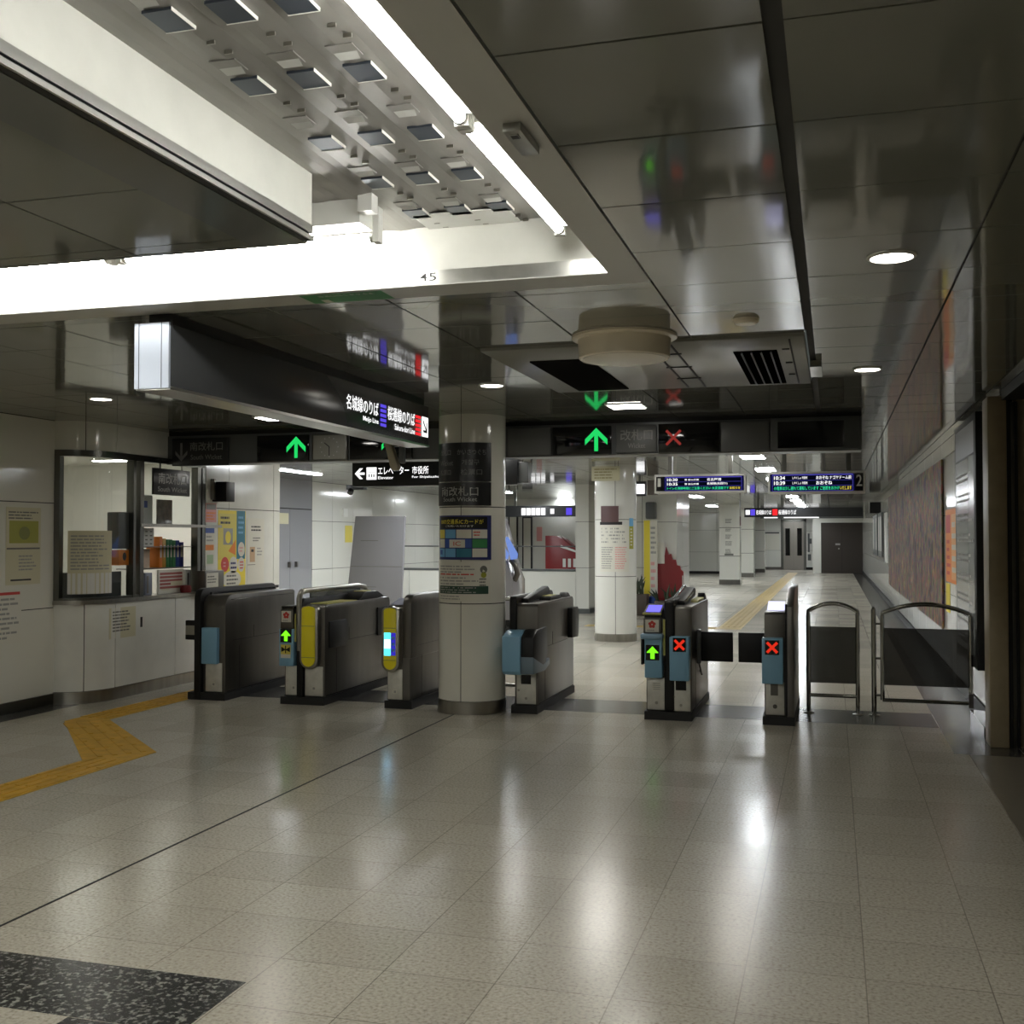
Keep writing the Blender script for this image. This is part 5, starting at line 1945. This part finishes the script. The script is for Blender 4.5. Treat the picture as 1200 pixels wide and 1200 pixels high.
cm = thing('security_camera', 'small black camera hung from the ceiling near the elevator sign', 'camera', (-7.72, 17.0, 2.32))
q = MB()
q.cyl((-7.72, 17.0, H), (-7.72, 17.0, 2.43), .02, 12)
q.build('stem', M_BLACK, cm)
q = MB()
q.box(-7.82, -7.5, 16.9, 17.05, 2.35, 2.43)
q.mat(1).cyl((-7.74, 16.93, 2.35), (-7.74, 16.88, 2.29), .05, 14)
q.build('casing', [M_BLACK, M_BLACKG], cm, bevel=.006)
t = thing('grey_board', 'leaning grey enamel board standing beyond the left gates', 'board', (-6.5, 15.0, 0))
q = MB()
q.prism([(-7.0, 0), (-6.08, 0), (-6.0, 1.865), (-6.79, 1.865)], 1, 15.0, 15.05)
q.build('panel', M_BOARDG, t, bevel=.006)
q = MB()
for z, xa, xb in ((1.50, -6.7, -6.42), (1.12, -6.86, -6.05), (.82, -6.88, -6.45)):  # grey lines painted for seams mirrored in the glossy board
    q.box(xa, xb, 14.997, 15.001, z, z + .008)
q.build('reflected_line', M_INKG, t)
q = MB()
q.prism([(15.05, 0), (15.5, 0), (15.46, .05), (15.05, 1.3)], 0, -6.6, -6.55)
q.build('rear_prop', M_STEELD, t)
t = thing('fare_machine', 'grey sloped fare machine with two lit blue flaps behind the near column', 'ticket machine', (-4.1, 13.1, 0))
q = MB()
q.prism([(-4.5, 0), (-3.76, 0), (-3.76, 1.02), (-3.80, 1.12), (-4.0, 1.80), (-4.5, 1.80)], 1, 12.95, 13.5)
q.build('cabinet', M_BOARDG, t, bevel=.01)
for dx in (-.02, .095):
    q = MB()
    q.prism([(-3.945 + dx, 1.55), (-3.915 + dx, 1.56), (-3.79 + dx, 1.35), (-3.80 + dx, 1.29), (-3.87 + dx, 1.28)], 1, 12.91 - dx * .2, 12.945)
    g = q.build('lit_flap', M_BLUEACR, t, bevel=.004)
    g['label'] = 'lit blue flap'
q = MB()
q.tube([(-3.80, 13.0, 1.28), (-3.74, 13.0, 1.20), (-3.72, 13.0, 1.10), (-3.76, 13.0, 1.02)], .035, 12)
q.build('handset', M_STEELD, t)
# parapet around the stairwell
q = MB(face_y(22.0))
q.mat(1).slab(-9.68, 0, -5.05, .86, -.2, 0)
q.mat(0)
tiles(q, [-9.68, -8.7, -7.5, -6.32, -5.05], [.08, .86], 0, .01)
q.mat(2).slab(-9.68, .86, -5.05, .90, -.24, .03)
q.mat(2).slab(-9.68, 0, -5.05, .08, 0, .012)
struct(q.build('wall_parapet', [M_WALL, M_GROUT, M_DGREY]), 'low white panelled parapet with dark cap', 'parapet')
q = MB()
q.box(-9.68, -5.05, 22.10, 22.13, 1.355, 1.38)
for x in (-9.0, -7.6, -6.35):
    q.box(x - .012, x + .012, 22.10, 22.13, .90, 1.36)
tag(q.build('hand_rail', M_DGREY), 'thin dark rail above the white parapet', 'hand rail')
q = MB(face_y(22.6))
q.mat(1).slab(-5.05, 0, -3.08, H, -2.0, 0)
q.mat(0)
tiles(q, [-5.05, -4.45, -3.78, -3.07], [.1, .93, 1.87, H], 0, .01)
q.mat(2).slab(-5.05, 0, -3.07, .1, 0, .016)
q.map = face_px(-3.08)
q.mat(0)
tiles(q, [22.6, 23.6, 24.6], [.1, .93, 1.87, H], 0, .01)
q.map = None
q.mat(0).box(-5.055, -4.78, 22.0, 22.6, .1, H)
q.mat(1).box(-5.058, -4.777, 21.997, 22.6, .93, .937)
q.box(-5.058, -4.777, 21.997, 22.6, 1.87, 1.877)
q.mat(2).box(-5.06, -4.77, 21.99, 22.6, 0, .1)
struct(q.build('wall_block', [M_WALL, M_GROUT, M_DGREY]), 'white panelled wall block between hall and corridor', 'wall')
q = MB()
q.box(-9.9, -5.05, 30.0, 30.2, 0, H)
q.box(-5.06, -5.0, 24.6, 30.1, 0, H)
struct(q.build('wall_far', M_WALL), 'pale far wall beyond the parapet', 'wall')
for k, (x0, x1) in enumerate(((-8.84, -8.56), (-8.43, -8.14))):
    q = MB(face_y(30.0))
    q.slab(x0, .5, x1, 2.38, 0, .05)
    o = tag(q.build('poster_frame', M_BLACK), ('left' if k == 0 else 'right') + ' of two tall black poster frames on the wall past the parapet', 'poster frame')
    q = MB(face_y(29.949))
    q.rect(x0 + .04, .55, x1 - .04, 2.33 if k == 0 else 2.1, .001)
    q.build('sheet', M_PAPER, o)
q = MB(face_y(30.0))
q.slab(-9.12, 1.6, -8.90, 2.1, 0, .004)
tag(q.build('yellow_notice', M_YELP), 'small yellow notice left of the two black poster frames', 'notice')
q = MB(face_y(30.0))
q.slab(-8.02, 1.45, -7.86, 1.85, 0, .004)
tag(q.build('picture_notice', M_PINKP), 'pinkish picture notice between the black frames and the red box', 'notice')
t = thing('red_machine', 'red box with a sloped white edge beyond the parapet', 'machine', (-6.95, 28.2, 0))
q = MB()
q.prism([(-7.25, 0), (-6.3, 0), (-6.3, 1.15), (-6.75, 1.5), (-6.95, 1.6), (-7.25, 1.6)], 1, 28.0, 28.5)
q.build('body', M_REDD, t, bevel=.01)
q = MB(face_y(28.0))
q.add([(-6.85, 1.30, .003), (-6.3, 1.12, .003), (-6.3, 1.17, .003), (-6.83, 1.36, .003)], [(0, 1, 2, 3)])
for k in range(3):
    q.rect(-6.78 + k * .14, .78, -6.70 + k * .14, 1.0, .003)
q.build('white_trim', M_WHITE, t)
t = thing('hanging_sign', 'black sign with lit white wording hanging beyond the parapet', 'sign', (-7.0, 27.0, 2.08))
q = MB()
q.box(-8.1, -5.9, 27.0, 27.15, 2.08, 2.36)
q.build('body', M_SIGNBLK, t)
q = MB()
for x in (-7.8, -6.2):
    q.box(x - .03, x + .03, 27.05, 27.1, 2.36, H)
q.build('hanger', M_ALUD, t)
q = MB(face_y(27.0))
for k in range(5):
    q.rect(-7.62 + k * .13, 2.12, -7.51 + k * .13, 2.30, .003)
q.rect(-6.86, 2.15, -6.76, 2.28, .003)
q.build('lit_lettering', E_WHITE, t)
q = MB(face_y(27.0))
q.rect(-6.45, 2.12, -6.3, 2.30, .003)
q.build('purple_line_mark', E_PURPLE, t)
# lit sign by the round column
t = thing('hanging_sign', 'black sign with a lit white panel just right of the white hall column', 'sign', (-3.7, 20.0, 2.33))
q = MB()
q.box(-4.2, -3.28, 20.0, 20.12, 2.31, 2.58)
q.build('body', M_SIGNBLK, t)
q = MB(face_y(20.0))
q.rect(-3.95, 2.35, -3.30, 2.53, .002)
q.build('lit_panel', E_WHITE, t)
q = MB()
for x in (-4.0, -3.4):
    q.box(x - .02, x + .02, 20.04, 20.08, 2.58, H)
q.build('hanger', M_ALUD, t)
q = MB()
q.box(-3.25, -3.06, 20.0, 20.12, 2.33, 2.60)
tag(q.build('ceiling_notice', mat('dull_brown_panel', (.38, .35, .33), .4)), 'small brown panel hung beside departure board 1', 'sign')
# things before the wall block
def planter(x, y, w, h, label):
    t = thing('planter', label, 'planter', (x, y, 0))
    q = MB()
    q.prism([(x - w / 2 * .9, 0), (x + w / 2 * .9, 0), (x + w / 2, h), (x - w / 2, h)], 1, y - .16, y + .16)
    q.build('pot', M_POT, t, bevel=.01)
    q = MB()
    r5 = random.Random(int(abs(x) * 100))
    for k in range(13):
        a0, bx_, hh = r5.uniform(-.8, .8) * w / 2, r5.uniform(-.25, .25), r5.uniform(.18, .42)
        yy = y + r5.uniform(-.10, .10)
        q.add([(x + a0 - .02, yy, h - .02), (x + a0 + .02, yy - .012, h - .02), (x + a0 + bx_ * .5 + .026, yy, h + hh * .55), (x + a0 + bx_, yy, h + hh), (x + a0 + bx_ * .5 - .026, yy + .012, h + hh * .55)],
              [(0, 1, 2, 3, 4), (4, 3, 2, 1, 0)])
    q.build('leaves', M_PLANT, t)
planter(-3.72, 21.9, .34, .42, 'brown planter with spiky dark leaves beside the white hall column')
planter(-3.15, 21.85, .5, .30, 'brown planter with green leaves in front of the dark red cloth')
t = thing('banner_stand', 'tall narrow yellow banner stand with posters before the white wall block', 'banner stand', (-3.6, 22.4, 0))
q = MB()
q.box(-3.70, -3.575, 22.30, 22.34, .36, 1.90)
q.build('yellow_panel', M_YELP, t)
q = MB()
q.box(-3.575, -3.43, 22.30, 22.34, .42, 1.90)
pp = q.build('poster_panel', M_PAPER, t)
q = MB(face_y(22.30))
q.mat(0).lines(-3.56, 1.2, -3.45, 1.8, 6, .001, 81)
q.mat(1).lines(-3.56, .5, -3.45, 1.1, 4, .001, 82)
q.build('print', [M_INKL, M_PINKP], pp)
q = MB()
q.box(-3.70, -3.43, 22.31, 22.35, 0.0, .38)
q.build('foot', M_DGREY, t)
q = MB()
q.box(-3.68, -3.48, 22.36, 22.6, 1.93, 2.28)
tag(q.build('wall_speaker', M_DGREY, bevel=.03), 'dark rounded box on the wall above the yellow banner stand', 'speaker')
q = MB()
q.cyl((-3.50, 22.18, 0), (-3.50, 22.18, .36), .09, 20, .10)
tag(q.build('blue_bin', M_BLUEP), 'small blue bin at the foot of the yellow banner stand', 'bin')
t = thing('red_cloth', 'dark red peaked cloth display behind the right planter', 'display', (-3.2, 22.45, 0))
q = MB()
q.prism([(-3.44, .05), (-2.92, .05), (-2.92, .86), (-2.97, .90), (-2.98, .97), (-3.05, .99), (-3.07, 1.10), (-3.14, 1.10), (-3.17, 1.22), (-3.22, 1.20), (-3.27, 1.36), (-3.31, 1.12), (-3.44, 1.08)], 1, 22.44, 22.52)
q.build('cloth', M_REDD, t)
q = MB()
q.box(-3.44, -3.30, 22.42, 22.44, 1.02, 1.45)
q.build('white_card', M_PAPER, t)
q = MB()
q.box(-2.94, -2.925, 22.43, 22.46, .55, .78)
q.build('white_tag', M_WHITE, t)
q = MB()
q.box(-3.42, -2.94, 22.45, 22.51, 0, .06)
q.build('foot', M_DGREY, t)
decal('small_notice', 'small white notice with a red line on the wall block by the hall column', 'notice', face_y(22.6), (-4.26, 1.0, -4.0, 1.45), M_PAPER, [
    (lambda q, w: q.rect(-4.2, 1.12, -4.04, 1.18, w), M_RED)])
# icons at the corridor opening
t = thing('icon_sign', 'lit pair of white and blue pictogram squares hanging at the corridor opening', 'sign', (-3.87, 30.0, 2.1))
q = MB()
q.box(-3.99, -3.76, 30.0, 30.08, 2.11, 2.60)
q.build('body', M_SIGNBLK, t)
q = MB(face_y(30.0))
q.rect(-3.97, 2.13, -3.78, 2.33, .003)
q.rect(-3.97, 2.37, -3.78, 2.57, .003)
q.build('lit_icon', E_ICON, t)
q = MB(face_y(30.0))
q.rect(-3.90, 2.19, -3.85, 2.27, .005)
q.build('pictogram', M_TEALP, t)
q = MB()
q.box(-3.89, -3.86, 30.02, 30.06, 2.59, H)
q.build('hanger', M_ALUD, t)
q = MB(face_y(48.0))
q.mat(1).slab(-16, 0, -3.205, H, -.2, 0)
q.mat(0)
tiles(q, [-16 + 1.6 * k for k in range(9)], [.1, .93, 1.87, H], 0, .01)
struct(q.build('wall_far', [M_WALL, M_GROUT]), 'pale panelled wall at the far left of the corridor', 'wall')
# square pillars of the corridor
for k, (x0, x1, y) in enumerate(((-3.62, -2.96, 37.0), (-3.47, -3.0, 44.2), (-3.4, -2.93, 50.2))):
    q = MB()
    q.box(x0, x1, y, y + .65, .16, H)
    q.mat(1).box(x0 - .003, x1 + .003, y - .003, y + .65, .93, .945)
    q.box(x0 - .003, x1 + .003, y - .003, y + .65, 1.87, 1.885)
    q.mat(2).box(x0 - .01, x1 + .01, y - .01, y + .66, 0, .16)
    o = struct(q.build('pillar', [M_WALL, M_GROUT, M_STEELD]), 'white square pillar of the far corridor', 'pillar')
    if k == 0:
        q = MB(face_y(y))
        for z in (2.02, 1.75, 1.5, 1.28, 1.02):
            q.lines(-3.42, z, -3.2, z + .16, 3, .005, int(z * 100))
        q.rect(-3.45, .96, -3.16, 1.02, .005)
        o2 = tag(q.build('pillar_lettering', M_INKG), 'column of small grey wording on the first square pillar', 'lettering')
        q = MB(face_px(x1))
        q.slab(37.05, 1.95, 37.4, 2.25, 0.003, .03)
        tag(q.build('alarm_plate', mat('dark_maroon', (.32, .16, .16), .4)), 'dark maroon plate on the side of the first square pillar', 'plate')
# end of the corridor
q = MB(face_y(55.0))
q.mat(1).slab(-6, 0, 1.3, H, -.2, 0)
q.mat(0)
tiles(q, [-3.4, -2.42], [.12, .93, 1.87, H], 0, .03)
tiles(q, [-1.24, -.4], [.12, .93, 1.87, H], 0, .03)
tiles(q, [-2.4, -1.26], [2.42, H], 0, .03)
q.mat(2).slab(-3.4, 0, -2.42, .12, 0, .05)
struct(q.build('wall_end', [M_WALL, M_GROUT, M_STEELD]), 'white end wall of the corridor', 'wall')
q = MB(face_y(55.0))
q.slab(-2.40, 0, -2.30, 2.42, 0, .06)
q.slab(-1.36, 0, -1.26, 2.42, 0, .06)
q.slab(-2.40, 2.32, -1.26, 2.42, 0, .06)
q.mat(1).slab(-2.30, 0.005, -1.835, 2.32, 0, .03)
q.slab(-1.83, 0.005, -1.36, 2.32, 0, .03)
dr = struct(q.build('door_3', [M_ALUD, M_ELEV]), 'steel lift door with two dark window slits', 'door')
q = MB(face_y(54.97))
q.rect(-2.22, .68, -2.0, 2.0, .003)
q.rect(-1.66, .68, -1.44, 2.0, .003)
q.build('door_window', M_BLACKG, dr)
q = MB(face_y(55.0))
q.slab(-1.17, .85, -1.08, 1.75, .03, .06)
q.slab(-1.08, 1.25, -.98, 1.5, .03, .08)
q.slab(-1.17, .45, -1.02, .75, .03, .07)
tag(q.build('call_panel', M_DGREY), 'dark lift call panel beside the steel lift door', 'call panel')
q = MB(face_y(54.97))
q.slab(-3.2, .95, -2.5, 1.78, 0, .01)
o = tag(q.build('wall_map', M_PAPER), 'white notice with a dark top bar left of the lift door', 'notice')
q = MB(face_y(54.96))
q.rect(-3.2, 1.75, -2.5, 1.81, .003)
q.build('top_bar', M_INKK, o)
q = MB(face_y(50.0))
q.mat(1).slab(-.85, 0, 1.24, H, -.2, 0)
q.mat(0).slab(-.85, 0, -.5, H, 0, .03)
q.slab(-.5, 2.2, 1.24, H, 0, .03)
struct(q.build('wall_end', [M_WALL, M_GROUT]), 'short white wall around the brown door', 'wall')
q = MB(face_y(50.0))
q.slab(-.49, .005, .36, 2.19, 0, .02)
q.slab(.37, .005, 1.23, 2.19, 0, .02)
dr = struct(q.build('door_4', M_BROWN), 'brown double door at the corridor end', 'door')
q = MB(face_y(49.98))
q.rect(.10, 1.22, .30, 1.30, .003)
q.rect(.22, 1.04, .27, 1.10, .003)
q.build('door_plate', M_INKL, dr)
t = thing('hanging_sign', 'long black far corridor sign with purple and red line marks', 'sign', (-.8, 33.0, 2.14))
q = MB()
q.box(-2.5, .82, 33.0, 33.15, 2.15, 2.42)
q.build('body', M_SIGNBLK, t)
q = MB()
for x in (-2.1, .4):
    q.box(x - .03, x + .03, 33.05, 33.1, 2.42, H)
q.build('hanger', M_ALUD, t)
f = face_y(33.0)
q = MB(f)
q.rect(-2.46, 2.22, -2.34, 2.36, .003)
q.text('名城線のりば', -2.16, 2.22, -1.72, 2.36, .003)
q.text('桜通線のりば', -1.52, 2.22, -1.02, 2.36, .003)
q.build('lit_lettering', E_WHITE, t)
q = MB(f)
q.rect(-2.32, 2.20, -2.19, 2.38, .003)
q.build('purple_line_mark', E_PURPLE, t)
q = MB(f)
q.rect(-1.69, 2.20, -1.55, 2.38, .003)
q.build('red_line_mark', E_REDBAND, t)
t = thing('header_lamp', 'dark header with lit white strips above the lift lobby', 'ceiling light', (-.6, 47.0, 2.3))
q = MB()
q.box(-2.9, 1.2, 47.0, 47.3, 2.34, H)
q.build('header', M_DGREY, t)
q = MB()
q.box(-2.75, -2.2, 46.97, 47.0, 2.36, 2.42)
q.box(-1.95, -.55, 46.97, 47.0, 2.36, 2.42)
q.build('lit_strip', E_WHITE, t)
